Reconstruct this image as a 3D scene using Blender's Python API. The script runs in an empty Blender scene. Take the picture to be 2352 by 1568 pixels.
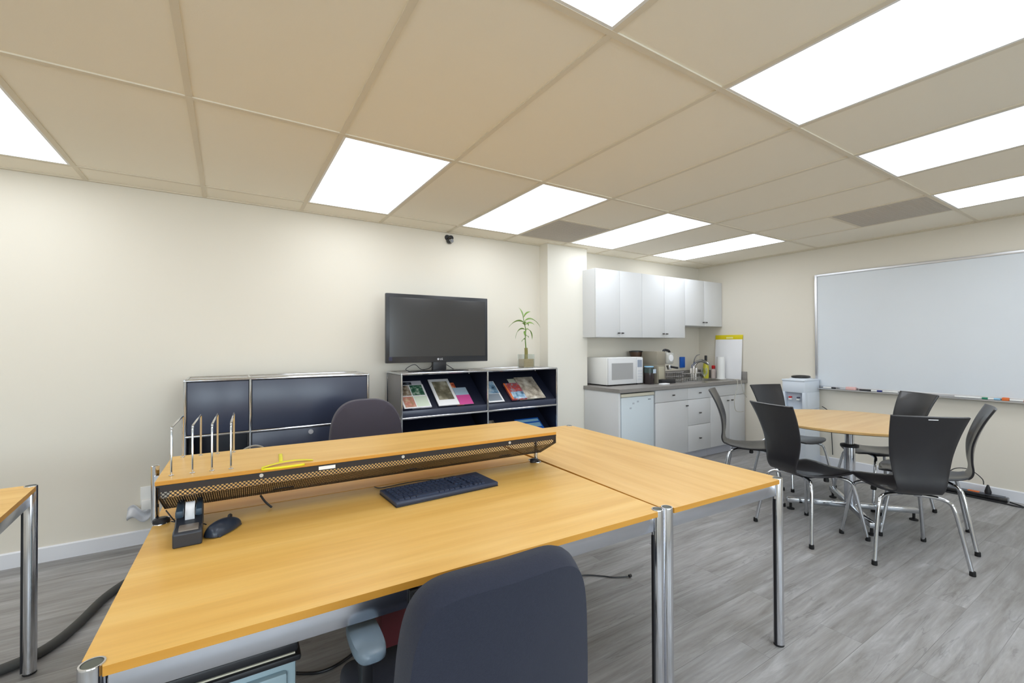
import bpy, bmesh, math, random
from mathutils import Vector, Matrix, Euler
random.seed(7)
COL = bpy.context.scene.collection
SC = bpy.context.scene
PI = math.pi

# ------------------------------------------------------------------ camera
F, YAW, PITCH, ROLL = 1026.65, .5655, .0093, -.0034
H = 1.2821                       # eye height
ZC = 2.3186                      # ceiling height
YW = 3.772                       # back wall
XR = 5.403                       # right wall
XL, YB = -3.2, -3.4              # unseen walls behind the camera
cam_data = bpy.data.cameras.new('camera')
cam = bpy.data.objects.new('camera', cam_data); COL.objects.link(cam)
c, s = math.cos(YAW), math.sin(YAW); cp, sp = math.cos(PITCH), math.sin(PITCH); cr, sr = math.cos(ROLL), math.sin(ROLL)
r0 = Vector((c, -s, 0)); up2 = Vector((-sp*s, -sp*c, cp)); fw = Vector((s*cp, c*cp, sp))
rt = r0*cr + up2*sr; up = r0*(-sr) + up2*cr
M = Matrix((rt, up, -fw)).transposed().to_4x4(); M.translation = (0, 0, H)
cam.matrix_world = M
cam_data.sensor_width = 36; cam_data.lens = F/2352*36; cam_data.clip_start = .02
SC.camera = cam

# ------------------------------------------------------------------ materials
MATS = {}
def L(r, g, b):                   # sRGB 0-255 -> linear
    f = lambda v: ((v/255+.055)/1.055)**2.4 if v > 10 else v/255/12.92
    return (f(r), f(g), f(b), 1)
def mat(name, col, rough=.5, metal=0., spec=.5, bump=0., bscale=200, var=0., vscale=8, coat=0., trans=0., ior=1.45, emit=0., alpha=1, sheen=0):
    if name in MATS: return MATS[name]
    m = bpy.data.materials.new(name); m.use_nodes = True; nt = m.node_tree
    b = nt.nodes['Principled BSDF']
    b.inputs['Base Color'].default_value = col
    b.inputs['Roughness'].default_value = rough; b.inputs['Metallic'].default_value = metal
    b.inputs['Specular IOR Level'].default_value = spec; b.inputs['IOR'].default_value = ior
    b.inputs['Coat Weight'].default_value = coat; b.inputs['Transmission Weight'].default_value = trans
    b.inputs['Sheen Weight'].default_value = sheen
    tc = nt.nodes.new('ShaderNodeTexCoord')
    if emit:
        b.inputs['Emission Color'].default_value = (.945, 1, 1.075, 1); b.inputs['Emission Strength'].default_value = emit
    if var:
        n = nt.nodes.new('ShaderNodeTexNoise'); n.inputs['Scale'].default_value = vscale; n.inputs['Detail'].default_value = 5
        mp = nt.nodes.new('ShaderNodeMapRange'); mp.inputs['To Min'].default_value = 1-var; mp.inputs['To Max'].default_value = 1+var
        vm = nt.nodes.new('ShaderNodeVectorMath'); vm.operation = 'SCALE'; vm.inputs[0].default_value = col[:3]
        nt.links.new(tc.outputs['Object'], n.inputs['Vector']); nt.links.new(n.outputs['Fac'], mp.inputs['Value'])
        nt.links.new(mp.outputs[0], vm.inputs['Scale']); nt.links.new(vm.outputs[0], b.inputs['Base Color'])
    if bump:
        n = nt.nodes.new('ShaderNodeTexNoise'); n.inputs['Scale'].default_value = bscale; n.inputs['Detail'].default_value = 4
        bp = nt.nodes.new('ShaderNodeBump'); bp.inputs['Strength'].default_value = bump; bp.inputs['Distance'].default_value = .002
        nt.links.new(tc.outputs['Object'], n.inputs['Vector']); nt.links.new(n.outputs['Fac'], bp.inputs['Height']); nt.links.new(bp.outputs[0], b.inputs['Normal'])
    MATS[name] = m; return m
def ramp(nt, pts):
    r = nt.nodes.new('ShaderNodeValToRGB'); e = r.color_ramp.elements
    while len(e) < len(pts): e.new(.5)
    for i, (p, cc) in enumerate(pts): e[i].position = p; e[i].color = cc
    return r
def wood_mat(name, cols, axis='X', rough=.35):
    m = bpy.data.materials.new(name); m.use_nodes = True; nt = m.node_tree; b = nt.nodes['Principled BSDF']
    tc = nt.nodes.new('ShaderNodeTexCoord'); mp = nt.nodes.new('ShaderNodeMapping')
    mp.inputs['Scale'].default_value = {'X': (.7, 9, 9), 'Y': (9, .7, 9)}[axis]
    n = nt.nodes.new('ShaderNodeTexNoise'); n.inputs['Scale'].default_value = 1.6; n.inputs['Detail'].default_value = 6; n.inputs['Distortion'].default_value = .25
    r = ramp(nt, [(.3, cols[0]), (.5, cols[1]), (.72, cols[2])])
    n2 = nt.nodes.new('ShaderNodeTexNoise'); n2.inputs['Scale'].default_value = 14; n2.inputs['Detail'].default_value = 3
    mx = nt.nodes.new('ShaderNodeMix'); mx.data_type = 'RGBA'; mx.blend_type = 'MULTIPLY'; mx.inputs['Factor'].default_value = .12
    nt.links.new(tc.outputs['Object'], mp.inputs['Vector']); nt.links.new(mp.outputs[0], n.inputs['Vector']); nt.links.new(mp.outputs[0], n2.inputs['Vector'])
    nt.links.new(n.outputs['Fac'], r.inputs['Fac']); nt.links.new(r.outputs[0], mx.inputs['A']); nt.links.new(n2.outputs['Fac'], mx.inputs['B'])
    nt.links.new(mx.outputs['Result'], b.inputs['Base Color']); b.inputs['Roughness'].default_value = rough
    b.inputs['Specular IOR Level'].default_value = .4
    MATS[name] = m; return m
def floor_mat():
    m = bpy.data.materials.new('grey_plank_vinyl'); m.use_nodes = True; nt = m.node_tree; b = nt.nodes['Principled BSDF']
    tc = nt.nodes.new('ShaderNodeTexCoord')
    br = nt.nodes.new('ShaderNodeTexBrick'); br.offset = .37; br.inputs['Scale'].default_value = 1
    br.inputs['Brick Width'].default_value = 1.15; br.inputs['Row Height'].default_value = .165; br.inputs['Mortar Size'].default_value = .0012
    br.inputs['Mortar Smooth'].default_value = .1; br.inputs['Bias'].default_value = 0
    br.inputs['Color1'].default_value = (0, 0, 0, 1); br.inputs['Color2'].default_value = (1, 1, 1, 1); br.inputs['Mortar'].default_value = (.5, .5, .5, 1)
    nt.links.new(tc.outputs['Object'], br.inputs['Vector'])
    # grain stretched along the planks, shifted per plank
    mul = nt.nodes.new('ShaderNodeVectorMath'); mul.operation = 'MULTIPLY'; mul.inputs[1].default_value = (9, 5, 13)
    add = nt.nodes.new('ShaderNodeVectorMath'); add.operation = 'ADD'
    nt.links.new(br.outputs['Color'], mul.inputs[0]); nt.links.new(tc.outputs['Object'], add.inputs[0]); nt.links.new(mul.outputs[0], add.inputs[1])
    mp = nt.nodes.new('ShaderNodeMapping'); mp.inputs['Scale'].default_value = (.8, 6.5, 1); mp.inputs['Rotation'].default_value = (0, 0, .06)
    nt.links.new(add.outputs[0], mp.inputs['Vector'])
    n = nt.nodes.new('ShaderNodeTexNoise'); n.inputs['Scale'].default_value = 2.2; n.inputs['Detail'].default_value = 9; n.inputs['Roughness'].default_value = .66; n.inputs['Distortion'].default_value = .45
    nt.links.new(mp.outputs[0], n.inputs['Vector'])
    r = ramp(nt, [(.28, L(122, 119, 116)), (.42, L(146, 144, 142)), (.56, L(161, 160, 160)), (.74, L(188, 188, 190))])
    nt.links.new(n.outputs['Fac'], r.inputs['Fac'])
    pr = nt.nodes.new('ShaderNodeMapRange'); pr.inputs['To Min'].default_value = .88; pr.inputs['To Max'].default_value = 1.08
    nt.links.new(br.outputs['Color'], pr.inputs['Value'])
    mo = nt.nodes.new('ShaderNodeMapRange'); mo.inputs['To Min'].default_value = 1; mo.inputs['To Max'].default_value = .72
    nt.links.new(br.outputs['Fac'], mo.inputs['Value'])
    mm = nt.nodes.new('ShaderNodeMath'); mm.operation = 'MULTIPLY'; nt.links.new(pr.outputs[0], mm.inputs[0]); nt.links.new(mo.outputs[0], mm.inputs[1])
    def nz(sc_, scale, det, dist):
        m2 = nt.nodes.new('ShaderNodeMapping'); m2.inputs['Scale'].default_value = sc_; nt.links.new(add.outputs[0], m2.inputs['Vector'])
        k = nt.nodes.new('ShaderNodeTexNoise'); k.inputs['Scale'].default_value = scale; k.inputs['Detail'].default_value = det; k.inputs['Distortion'].default_value = dist
        nt.links.new(m2.outputs[0], k.inputs['Vector']); return k
    def mr(src, a0, a1, b0, b1):
        k = nt.nodes.new('ShaderNodeMapRange'); k.inputs['From Min'].default_value = a0; k.inputs['From Max'].default_value = a1; k.inputs['To Min'].default_value = b0; k.inputs['To Max'].default_value = b1
        nt.links.new(src, k.inputs['Value']); return k.outputs[0]
    def mt(op, a_, b_):
        k = nt.nodes.new('ShaderNodeMath'); k.operation = op
        for i_, v_ in enumerate((a_, b_)):
            if isinstance(v_, (int, float)): k.inputs[i_].default_value = v_
            else: nt.links.new(v_, k.inputs[i_])
        return k.outputs[0]
    fine = mr(nz((2.5, 55, 1), 1.5, 6, .2).outputs['Fac'], .3, .7, .90, 1.08)
    cr_ = mt('ABSOLUTE', mt('SUBTRACT', nz((.9, 10, 1), 1.3, 5, 1.6).outputs['Fac'], .5), 0)
    line = mr(cr_, 0, .022, 1, 0)
    mask = mr(nz((.8, 3, 1), 1.7, 3, .3).outputs['Fac'], .50, .62, 0, 1)
    crack = mt('SUBTRACT', 1, mt('MULTIPLY', mt('MULTIPLY', line, mask), .26))
    tot = mt('MULTIPLY', mt('MULTIPLY', mm.outputs[0], fine), crack)
    vm = nt.nodes.new('ShaderNodeVectorMath'); vm.operation = 'SCALE'; nt.links.new(r.outputs[0], vm.inputs[0]); nt.links.new(tot, vm.inputs['Scale'])
    nt.links.new(vm.outputs[0], b.inputs['Base Color'])
    b.inputs['Roughness'].default_value = .42; b.inputs['Specular IOR Level'].default_value = .4
    bp = nt.nodes.new('ShaderNodeBump'); bp.inputs['Strength'].default_value = .15; bp.inputs['Distance'].default_value = .002
    nt.links.new(n.outputs['Fac'], bp.inputs['Height']); nt.links.new(bp.outputs[0], b.inputs['Normal'])
    MATS['floor'] = m; return m
def perforated_mat():
    m = bpy.data.materials.new('perforated_black_metal'); m.use_nodes = True; nt = m.node_tree; b = nt.nodes['Principled BSDF']
    b.inputs['Base Color'].default_value = L(44, 37, 35); b.inputs['Roughness'].default_value = .5; b.inputs['Metallic'].default_value = .2
    uv = nt.nodes.new('ShaderNodeUVMap'); sx = nt.nodes.new('ShaderNodeSeparateXYZ'); nt.links.new(uv.outputs[0], sx.inputs[0])
    def mth(op, a, bb=None, cc=None):
        q = nt.nodes.new('ShaderNodeMath'); q.operation = op
        for i, v in enumerate((a, bb, cc)):
            if v is None: continue
            if isinstance(v, (int, float)): q.inputs[i].default_value = v
            else: nt.links.new(v, q.inputs[i])
        return q.outputs[0]
    P = .012
    u = mth('DIVIDE', sx.outputs[0], P); v = mth('DIVIDE', sx.outputs[1], P*.5)
    row = mth('FLOOR', v); odd = mth('MULTIPLY', mth('MODULO', row, 2), .5)
    fu = mth('SUBTRACT', mth('FRACT', mth('ADD', u, odd)), .5); fv = mth('MULTIPLY', mth('SUBTRACT', mth('FRACT', v), .5), .5)
    d = mth('SQRT', mth('ADD', mth('MULTIPLY', fu, fu), mth('MULTIPLY', fv, fv)))
    rad_ = mth('ADD', .135, mth('MULTIPLY', mth('LESS_THAN', sx.outputs[1], .040), .14)); hole = mth('LESS_THAN', d, rad_)
    inb = mth('MULTIPLY', hole, mth('GREATER_THAN', sx.outputs[1], .020))
    tr = nt.nodes.new('ShaderNodeBsdfTransparent'); mx = nt.nodes.new('ShaderNodeMixShader')
    nt.links.new(inb, mx.inputs[0]); nt.links.new(b.outputs[0], mx.inputs[1]); nt.links.new(tr.outputs[0], mx.inputs[2])
    nt.links.new(mx.outputs[0], nt.nodes['Material Output'].inputs[0])
    MATS['perf'] = m; return m
def picture_mat(name, cols, scale=6, rough=.35):
    m = bpy.data.materials.new(name); m.use_nodes = True; nt = m.node_tree; b = nt.nodes['Principled BSDF']
    tc = nt.nodes.new('ShaderNodeTexCoord'); n = nt.nodes.new('ShaderNodeTexNoise'); n.inputs['Scale'].default_value = scale; n.inputs['Detail'].default_value = 4
    k = len(cols); r = ramp(nt, [(.3+.4*i/(k-1), cc) for i, cc in enumerate(cols)])
    nt.links.new(tc.outputs['Object'], n.inputs['Vector']); nt.links.new(n.outputs['Fac'], r.inputs['Fac']); nt.links.new(r.outputs[0], b.inputs['Base Color'])
    b.inputs['Roughness'].default_value = rough; MATS[name] = m; return m

WALL = mat('cream_wall_paint', L(230, 224, 211), .7, spec=.25, bump=.04, bscale=90, var=.012, vscale=1.5)
COLUMNM = mat('column_paint', L(234, 230, 219), .7, spec=.25, bump=.04, bscale=90)
CEIL = mat('ceiling_tile_face', L(247, 240, 224), .9, spec=.1, bump=.12, bscale=160, var=.02, vscale=.9)
CGRID = mat('ceiling_grid_paint', L(228, 219, 200), .7, spec=.2)  # bars coloured darker than the tiles to stand in for their shadow lines
GRILLE = mat('grille_grey', L(202, 195, 184), .8, spec=.2)
BASEB = mat('white_baseboard_paint', L(232, 234, 240), .45, bump=.02)
FLOOR = floor_mat()
BEECH = wood_mat('beech_veneer', [L(222, 170, 82), L(232, 184, 97), L(240, 197, 114)], 'X')
BEECHY = wood_mat('beech_veneer_side_table', [L(222, 172, 92), L(232, 186, 108), L(240, 198, 124)], 'Y')
BEECHR = wood_mat('beech_veneer_round', [L(220, 178, 116), L(228, 190, 130), L(234, 200, 144)], 'X')
BEDGE = wood_mat('beech_edge_band', [L(200, 140, 50), L(210, 150, 60), L(218, 160, 70)], 'X', .4)
CHROME = mat('polished_chrome', (.62, .64, .68, 1), .1, metal=1)
SATIN = mat('satin_chrome', (.62, .64, .70, 1), .22, metal=1, var=.04, vscale=20)
STEEL = mat('brushed_steel', (.62, .6, .57, 1), .3, metal=1)
BLACKP = mat('black_plastic', L(34, 34, 38), .4)
BLACKG = mat('gloss_black', L(26, 27, 30), .12, coat=.5)
DKRUB = mat('black_rubber', L(22, 22, 24), .6)
CAPG = mat('dark_green_grey_cap', L(84, 88, 78), .5)
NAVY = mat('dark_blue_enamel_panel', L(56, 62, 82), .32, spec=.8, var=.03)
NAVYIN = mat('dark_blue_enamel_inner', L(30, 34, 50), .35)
GREYPAN = mat('grey_side_panel', L(130, 128, 128), .4)
SCREEN = mat('tv_screen_glass', L(54, 54, 55), .16, spec=.7, coat=.3)
BEZEL = mat('tv_bezel', L(52, 54, 58), .3)
WHITEG = mat('white_gloss_laminate', L(222, 223, 224), .5, spec=.3)
WHITEM = mat('white_matte', L(238, 238, 236), .55)
FRIDGEM = mat('fridge_white', L(216, 226, 232), .3)
CREAMP = mat('cream_plastic', L(222, 216, 196), .5)
COUNTER = mat('grey_speckled_laminate', L(142, 138, 134), .4, var=.12, vscale=60)
WBOARD = mat('whiteboard_enamel', L(226, 232, 238), .22, spec=.5, var=.02, vscale=3)
ALU = mat('aluminium_frame', (.72, .73, .76, 1), .35, metal=.8)
FABRIC = mat('charcoal_fabric', L(47, 50, 63), .95, spec=.12, bump=.6, bscale=900, var=.16, vscale=240, sheen=.12)
FABRIC2 = mat('dark_grey_fabric', L(76, 72, 82), .95, spec=.15, bump=.4, bscale=700, var=.06, vscale=200, sheen=.2)
ARMP = mat('grey_blue_armrest_plastic', L(112, 128, 142), .3, spec=.5)
PLY = mat('black_stained_plywood', L(26, 25, 30), .36, spec=.7, coat=.35, var=.05, vscale=12)
TRANSB = mat('pale_blue_plastic', L(176, 200, 210), .35, spec=.4, trans=.15)
REDD = mat('dark_red', L(84, 18, 28), .6)
YEL = mat('yellow_tape', L(232, 222, 40), .5)
PAPERW = mat('white_paper', L(240, 240, 242), .6)
def thin_glass():
    m = bpy.data.materials.new('clear_glass'); m.use_nodes = True; nt = m.node_tree
    tr = nt.nodes.new('ShaderNodeBsdfTransparent'); tr.inputs[0].default_value = (.93, .95, .94, 1); gl = nt.nodes.new('ShaderNodeBsdfGlossy'); gl.inputs['Roughness'].default_value = .04
    lw = nt.nodes.new('ShaderNodeLayerWeight'); lw.inputs[0].default_value = .25; mx = nt.nodes.new('ShaderNodeMixShader')
    nt.links.new(lw.outputs['Facing'], mx.inputs[0]); nt.links.new(tr.outputs[0], mx.inputs[1]); nt.links.new(gl.outputs[0], mx.inputs[2]); nt.links.new(mx.outputs[0], nt.nodes['Material Output'].inputs[0])
    return m
GLASS = thin_glass()
LEAF = mat('green_leaf', L(122, 156, 74), .45, var=.12, vscale=30)
STEM = mat('bamboo_stem', L(134, 128, 70), .5)
PEBBLE = mat('tan_pebbles', L(190, 166, 124), .7, var=.3, vscale=80)
RED = mat('red_plastic', L(206, 40, 44), .4); ORANGE = mat('orange_plastic', L(232, 120, 60), .5); BLUE = mat('blue_plastic', L(30, 100, 200), .4)
GREEN = mat('green_plastic', L(50, 140, 110), .4); LBLUE = mat('light_blue_plastic', L(150, 200, 230), .4); PINK = mat('pink_plastic', L(236, 190, 186), .6)
NAVYPL = mat('navy_plastic', L(50, 60, 130), .4)
TAUPE = mat('taupe_metal', L(150, 143, 128), .45); BROWN = mat('smoked_brown_plastic', L(96, 74, 60), .25)
TEALJ = mat('teal_dark_jar', L(60, 76, 74), .25); YELG = mat('yellow_liquid', L(214, 206, 70), .25)
COOLW = mat('cooler_white', L(222, 230, 240), .35); COOLD = mat('cooler_recess', L(196, 204, 216), .4)
DKBLUE = mat('blue_grey_plastic', L(52, 62, 84), .4, var=.1, vscale=120)
GREYHOSE = mat('grey_hose', L(70, 70, 68), .6); WCABLE = mat('white_cable', L(196, 192, 182), .5)
LEDP = mat('luminous_diffuser', (1, 1, 1, 1), .5, emit=3.75)
PERF = perforated_mat()

# ------------------------------------------------------------------ mesh builder
class MB:
    def __init__(s): s.bm = bmesh.new()
    def box(s, x0, x1, y0, y1, z0, z1, bev=0, rot=None, seg=2):
        t = bmesh.new(); bmesh.ops.create_cube(t, size=1)
        for v in t.verts: v.co = Vector(((v.co.x+.5)*(x1-x0)+x0, (v.co.y+.5)*(y1-y0)+y0, (v.co.z+.5)*(z1-z0)+z0))
        if bev: bmesh.ops.bevel(t, geom=t.edges[:], offset=bev, segments=seg, affect='EDGES', profile=.5)
        if rot:
            ctr, e = rot; R = Euler(e).to_matrix(); ctr = Vector(ctr)
            for v in t.verts: v.co = R @ (v.co-ctr) + ctr
        return s.add(t)
    def add(s, t):
        me = bpy.data.meshes.new('tmp'); t.to_mesh(me); t.free(); s.bm.from_mesh(me); bpy.data.meshes.remove(me); return s
    def tube(s, pts, r, sides=10, caps=True, smooth=0):
        pts = [Vector(p) for p in pts]
        if smooth: pts = catmull(pts, smooth)
        rr = r if isinstance(r, (list, tuple)) else None
        rings = []; n = len(pts); prev = None
        for i, p in enumerate(pts):
            d = (pts[min(i+1, n-1)]-pts[max(i-1, 0)]).normalized()
            if prev is None:
                a = Vector((0, 0, 1)) if abs(d.z) < .9 else Vector((1, 0, 0)); u = d.cross(a).normalized()
            else:
                u = (prev - d*prev.dot(d)); u = u.normalized() if u.length > 1e-6 else d.orthogonal().normalized()
            prev = u; w = d.cross(u)
            ra = (rr[0]+(rr[1]-rr[0])*i/(n-1)) if rr else r
            rings.append([s.bm.verts.new(p+u*math.cos(2*PI*k/sides)*ra+w*math.sin(2*PI*k/sides)*ra) for k in range(sides)])
        for a, b in zip(rings, rings[1:]):
            for k in range(sides): s.bm.faces.new((a[k], a[(k+1) % sides], b[(k+1) % sides], b[k]))
        if caps: s.bm.faces.new(rings[0][::-1]); s.bm.faces.new(rings[-1])
        return s
    def cyl(s, p0, p1, r, sides=24): return s.tube([p0, p1], r, sides)
    def lathe(s, prof, ctr=(0, 0, 0), sides=32, sx=1, sy=1, axis='Z', cap=True):
        rings = []; cx, cy, cz = ctr
        for r, z in prof:
            ring = []
            for k in range(sides):
                a = 2*PI*k/sides; x, y = r*math.cos(a)*sx, r*math.sin(a)*sy
                co = {'Z': (cx+x, cy+y, cz+z), 'Y': (cx+x, cy+z, cz+y), 'X': (cx+z, cy+x, cz+y)}[axis]
                ring.append(s.bm.verts.new(co))
            rings.append(ring)
        for a, b in zip(rings, rings[1:]):
            for k in range(sides): s.bm.faces.new((a[k], a[(k+1) % sides], b[(k+1) % sides], b[k]))
        if cap: s.bm.faces.new(rings[0][::-1]); s.bm.faces.new(rings[-1])
        return s
    def prism(s, poly, axis, a0, a1):
        """poly: 2-D outline; axis 'X': poly in (y,z); 'Y': (x,z); 'Z': (x,y)"""
        f = {'X': lambda p, a: (a, p[0], p[1]), 'Y': lambda p, a: (p[0], a, p[1]), 'Z': lambda p, a: (p[0], p[1], a)}[axis]
        A = [s.bm.verts.new(f(p, a0)) for p in poly]; B = [s.bm.verts.new(f(p, a1)) for p in poly]; n = len(poly)
        for i in range(n): s.bm.faces.new((A[i], A[(i+1) % n], B[(i+1) % n], B[i]))
        s.bm.faces.new(A[::-1]); s.bm.faces.new(B); return s
    def grid(s, fn, nu, nv):
        V = [[s.bm.verts.new(fn(i/(nu-1), j/(nv-1))) for j in range(nv)] for i in range(nu)]
        for i in range(nu-1):
            for j in range(nv-1): s.bm.faces.new((V[i][j], V[i+1][j], V[i+1][j+1], V[i][j+1]))
        return s
    def build(s, name, m, parent=None, loc=None, smooth=True, bevel=0, ang=35, uvfn=None):
        bmesh.ops.recalc_face_normals(s.bm, faces=s.bm.faces)
        if uvfn:
            uvl = s.bm.loops.layers.uv.new('UVMap')
            for f in s.bm.faces:
                for l in f.loops: l[uvl].uv = uvfn(l.vert.co)
        me = bpy.data.meshes.new(name); s.bm.to_mesh(me); s.bm.free()
        for mm in (m if isinstance(m, (list, tuple)) else [m]): me.materials.append(mm)
        if smooth:
            for p in me.polygons: p.use_smooth = True
            me.set_sharp_from_angle(angle=math.radians(ang))
        o = bpy.data.objects.new(name, me); COL.objects.link(o)
        if parent: o.parent = parent
        if loc: o.location = loc
        if bevel:
            md = o.modifiers.new('bevel', 'BEVEL'); md.width = bevel; md.segments = 2; md.limit_method = 'ANGLE'; md.angle_limit = math.radians(40)
        return o
def catmull(p, k):
    out = []; n = len(p)
    for i in range(n-1):
        a, b, c_, d = p[max(i-1, 0)], p[i], p[i+1], p[min(i+2, n-1)]
        for j in range(k):
            t = j/k; out.append(.5*((2*b)+(c_-a)*t+(2*a-5*b+4*c_-d)*t*t+(3*b-a-3*c_+d)*t**3))
    out.append(p[-1]); return out
def tag(o, label, cat, group=None, kind=None):
    o['label'] = label; o['category'] = cat
    if group: o['group'] = group
    if kind: o['kind'] = kind
    return o
def thing(name, label, cat, loc=(0, 0, 0), rz=0, group=None):
    o = bpy.data.objects.new(name, None); COL.objects.link(o); o.location = loc; o.rotation_euler = (0, 0, rz); o.empty_display_size = .1
    return tag(o, label, cat, group)
def struct(o): o['kind'] = 'structure'; return o
def attach(o, p):
    o.parent = p; o.matrix_parent_inverse = (Matrix.Translation(p.location) @ p.rotation_euler.to_matrix().to_4x4()).inverted(); return o
def copy_tree(o, parent=None):
    q = o.copy(); COL.objects.link(q)
    if parent: q.parent = parent
    for ch in o.children: copy_tree(ch, q)
    return q
def B(*a, **k): return MB().box(*a, **k)

# ------------------------------------------------------------------ room shell
T = .6096; GX, GY = -.7505, 3.5078
struct(B(XL-.1, XR+.1, YB-.1, YW+.1, -.1, 0).build('floor', FLOOR, smooth=False))
struct(B(XL-.1, XR+.1, YB-.1, YW+.1, ZC+.006, ZC+.1).build('ceiling', CEIL, smooth=False))
struct(B(XL-.1, XR+.1, YW, YW+.1, 0, ZC+.006).build('wall_back', WALL, smooth=False))
struct(B(XR, XR+.1, YB-.1, YW, 0, ZC+.006).build('wall_right', WALL, smooth=False))
struct(B(XL-.1, XL, YB-.1, YW, 0, ZC+.006).build('wall_left', WALL, smooth=False))
FILL_WINS = [(-2.9, -.2), (.5, 2.8)]; WZ0, WZ1 = .85, 2.15  # unseen windows added behind the camera so daylight lifts the lower walls
q = MB()
for a in ((XL, FILL_WINS[0][0], 0, ZC+.006), (FILL_WINS[0][1], FILL_WINS[1][0], 0, ZC+.006), (FILL_WINS[1][1], XR, 0, ZC+.006)): q.box(a[0], a[1], YB-.1, YB, a[2], a[3])
for (a, b) in FILL_WINS: q.box(a, b, YB-.1, YB, 0, WZ0); q.box(a, b, YB-.1, YB, WZ1, ZC+.006)
struct(q.build('wall_front', WALL, smooth=False))
for n_, (WX0, WX1) in enumerate(FILL_WINS):
    fill_win = struct(bpy.data.objects.new('window_%d' % (n_+1), None)); COL.objects.link(fill_win); fill_win.location = ((WX0+WX1)/2, YB-.05, WZ0)
    q = MB(); hw_ = (WX1-WX0)/2; hh = WZ1-WZ0
    for a in ((-hw_, -hw_+.05, 0, hh), (hw_-.05, hw_, 0, hh), (-.025, .025, .05, hh-.05), (-hw_+.05, hw_-.05, 0, .05), (-hw_+.05, hw_-.05, hh-.05, hh)): q.box(a[0], a[1], -.03, .03, a[2], a[3])
    q.build('window_frame', BASEB, fill_win, smooth=False)
    B(-hw_+.05, hw_-.05, -.003, .003, .05, hh-.05).build('window_pane', GLASS, fill_win, smooth=False)
    pl_ = bpy.data.lights.new('window_portal', 'AREA'); pl_.shape = 'RECTANGLE'; pl_.size = WX1-WX0; pl_.size_y = WZ1-WZ0; pl_.cycles.is_portal = True
    po = bpy.data.objects.new('window_portal', pl_); COL.objects.link(po); po.location = ((WX0+WX1)/2, YB-.12, (WZ0+WZ1)/2); po.rotation_euler = (PI/2, 0, 0)
PX0, PX1, PY = 2.735, 3.262, 3.63
struct(B(PX0, PX1, PY, YW, 0, ZC+.006).build('wall_column', COLUMNM, smooth=False))
bb = MB(); prof = [(YW-.014, 0), (YW, 0), (YW, .089), (YW-.006, .089), (YW-.014, .083)]
bb.prism(prof, 'X', XL, PX0)
struct(bb.build('baseboard_back', BASEB))
bb = MB(); bb.prism([(XR-.014, 0), (XR, 0), (XR, .089), (XR-.006, .089), (XR-.014, .083)], 'Y', YB, 3.1)
struct(bb.build('baseboard_right', BASEB))
# suspended ceiling grid: one structural trim made of T bars and wall angle
g = MB(); w = .012
ylines = [GY - k*2*T for k in range(0, 6)]
for y in ylines: g.box(XL, XR, y-w, y+w, ZC, ZC+.008)
i0 = math.ceil((XL-GX)/T); i1 = int((XR-GX)/T)
for i in range(i0, i1+1): g.box(GX+i*T-w, GX+i*T+w, YB, YW, ZC+.0006, ZC+.008)
g.box(GX+5*T, GX+6*T, GY-T-w, GY-T+w, ZC+.0003, ZC+.008)
g.box(GX+8*T, GX+9*T, GY-3*T-w, GY-3*T+w, ZC+.0003, ZC+.008)
g.box(XL, XR, YW-.02, YW, ZC-.001, ZC+.008); g.box(XR-.02, XR, YB, YW, ZC-.0012, ZC+.008)
g.box(PX0, PX1, PY-.016, PY, ZC-.0014, ZC+.008)
struct(g.build('trim_1', CGRID, smooth=False))

# ------------------------------------------------------------------ ceiling lights
def light(i, j, label, cat='ceiling light'):
    x0, x1 = GX+i*T, GX+(i+1)*T; y1 = GY-j*2*T; y0 = y1-2*T; cx, cy = (x0+x1)/2, (y0+y1)/2
    t = thing('ceiling_light', label, cat, (cx, cy, ZC+.002), 0, 'flat panel lights in the suspended ceiling')
    hx, hy = T/2-w, T-w
    fr = MB()
    for a in ((-hx, hx, -hy, -hy+.012), (-hx, hx, hy-.012, hy), (-hx, -hx+.012, -hy+.012, hy-.012), (hx-.012, hx, -hy+.012, hy-.012)):
        fr.box(a[0], a[1], a[2], a[3], -.001, .003)
    fr.build('frame', WHITEM, t, smooth=False)
    B(-hx+.012, hx-.012, -hy+.012, hy-.012, 0, .003).build('diffuser', LEDP, t, smooth=False)
light(-1, 0, 'lit ceiling panel light cut by the left edge of the photo')
light(2, 0, 'lit ceiling panel light above the blue two-door sideboard')
light(4, 0, 'lit ceiling panel light nearest the small black camera on the wall')
light(6, 0, 'lit ceiling panel light in front of the white column and first kitchen cabinets')
light(8, 0, 'small distant lit ceiling panel light nearest the kitchen corner')
light(2, 2, 'lit ceiling panel light cut by the top edge above the desks')
light(4, 2, 'largest lit ceiling panel light at the top right corner')
light(6, 2, 'middle one of the three lit panel lights running to the right edge')
light(8, 2, 'lit ceiling panel light nearest the whiteboard wall')
for (i, j) in ((-1, 2), (-3, 0), (-3, 2)): light(i, j, 'lit ceiling panel light outside the view, left behind the camera')
for i in (-3, -1, 2, 4, 6, 8): light(i, 4, 'lit ceiling panel light outside the view, behind the camera')
def grille(i, y1, label):
    t = thing('air_grille', label, 'air vent', (GX+(i+.5)*T, y1-T/2, ZC+.002), 0, 'square return air grilles in the ceiling')
    h_ = T/2-w
    B(-h_, h_, -h_, h_, 0, .003).build('backing', GRILLE, t, smooth=False)
    q = MB()
    for k in range(24):
        y = -h_+.012+k*(2*h_-.024)/23; q.box(-h_+.01, h_-.01, y-.004, y+.004, -.002, .0005)
    q.build('louvre', GRILLE, t, smooth=False)['kind'] = 'stuff'
grille(5, GY, 'grey square ceiling grille beside the white column')
grille(8, GY-3*T, 'grey square ceiling grille near the whiteboard wall')

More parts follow.
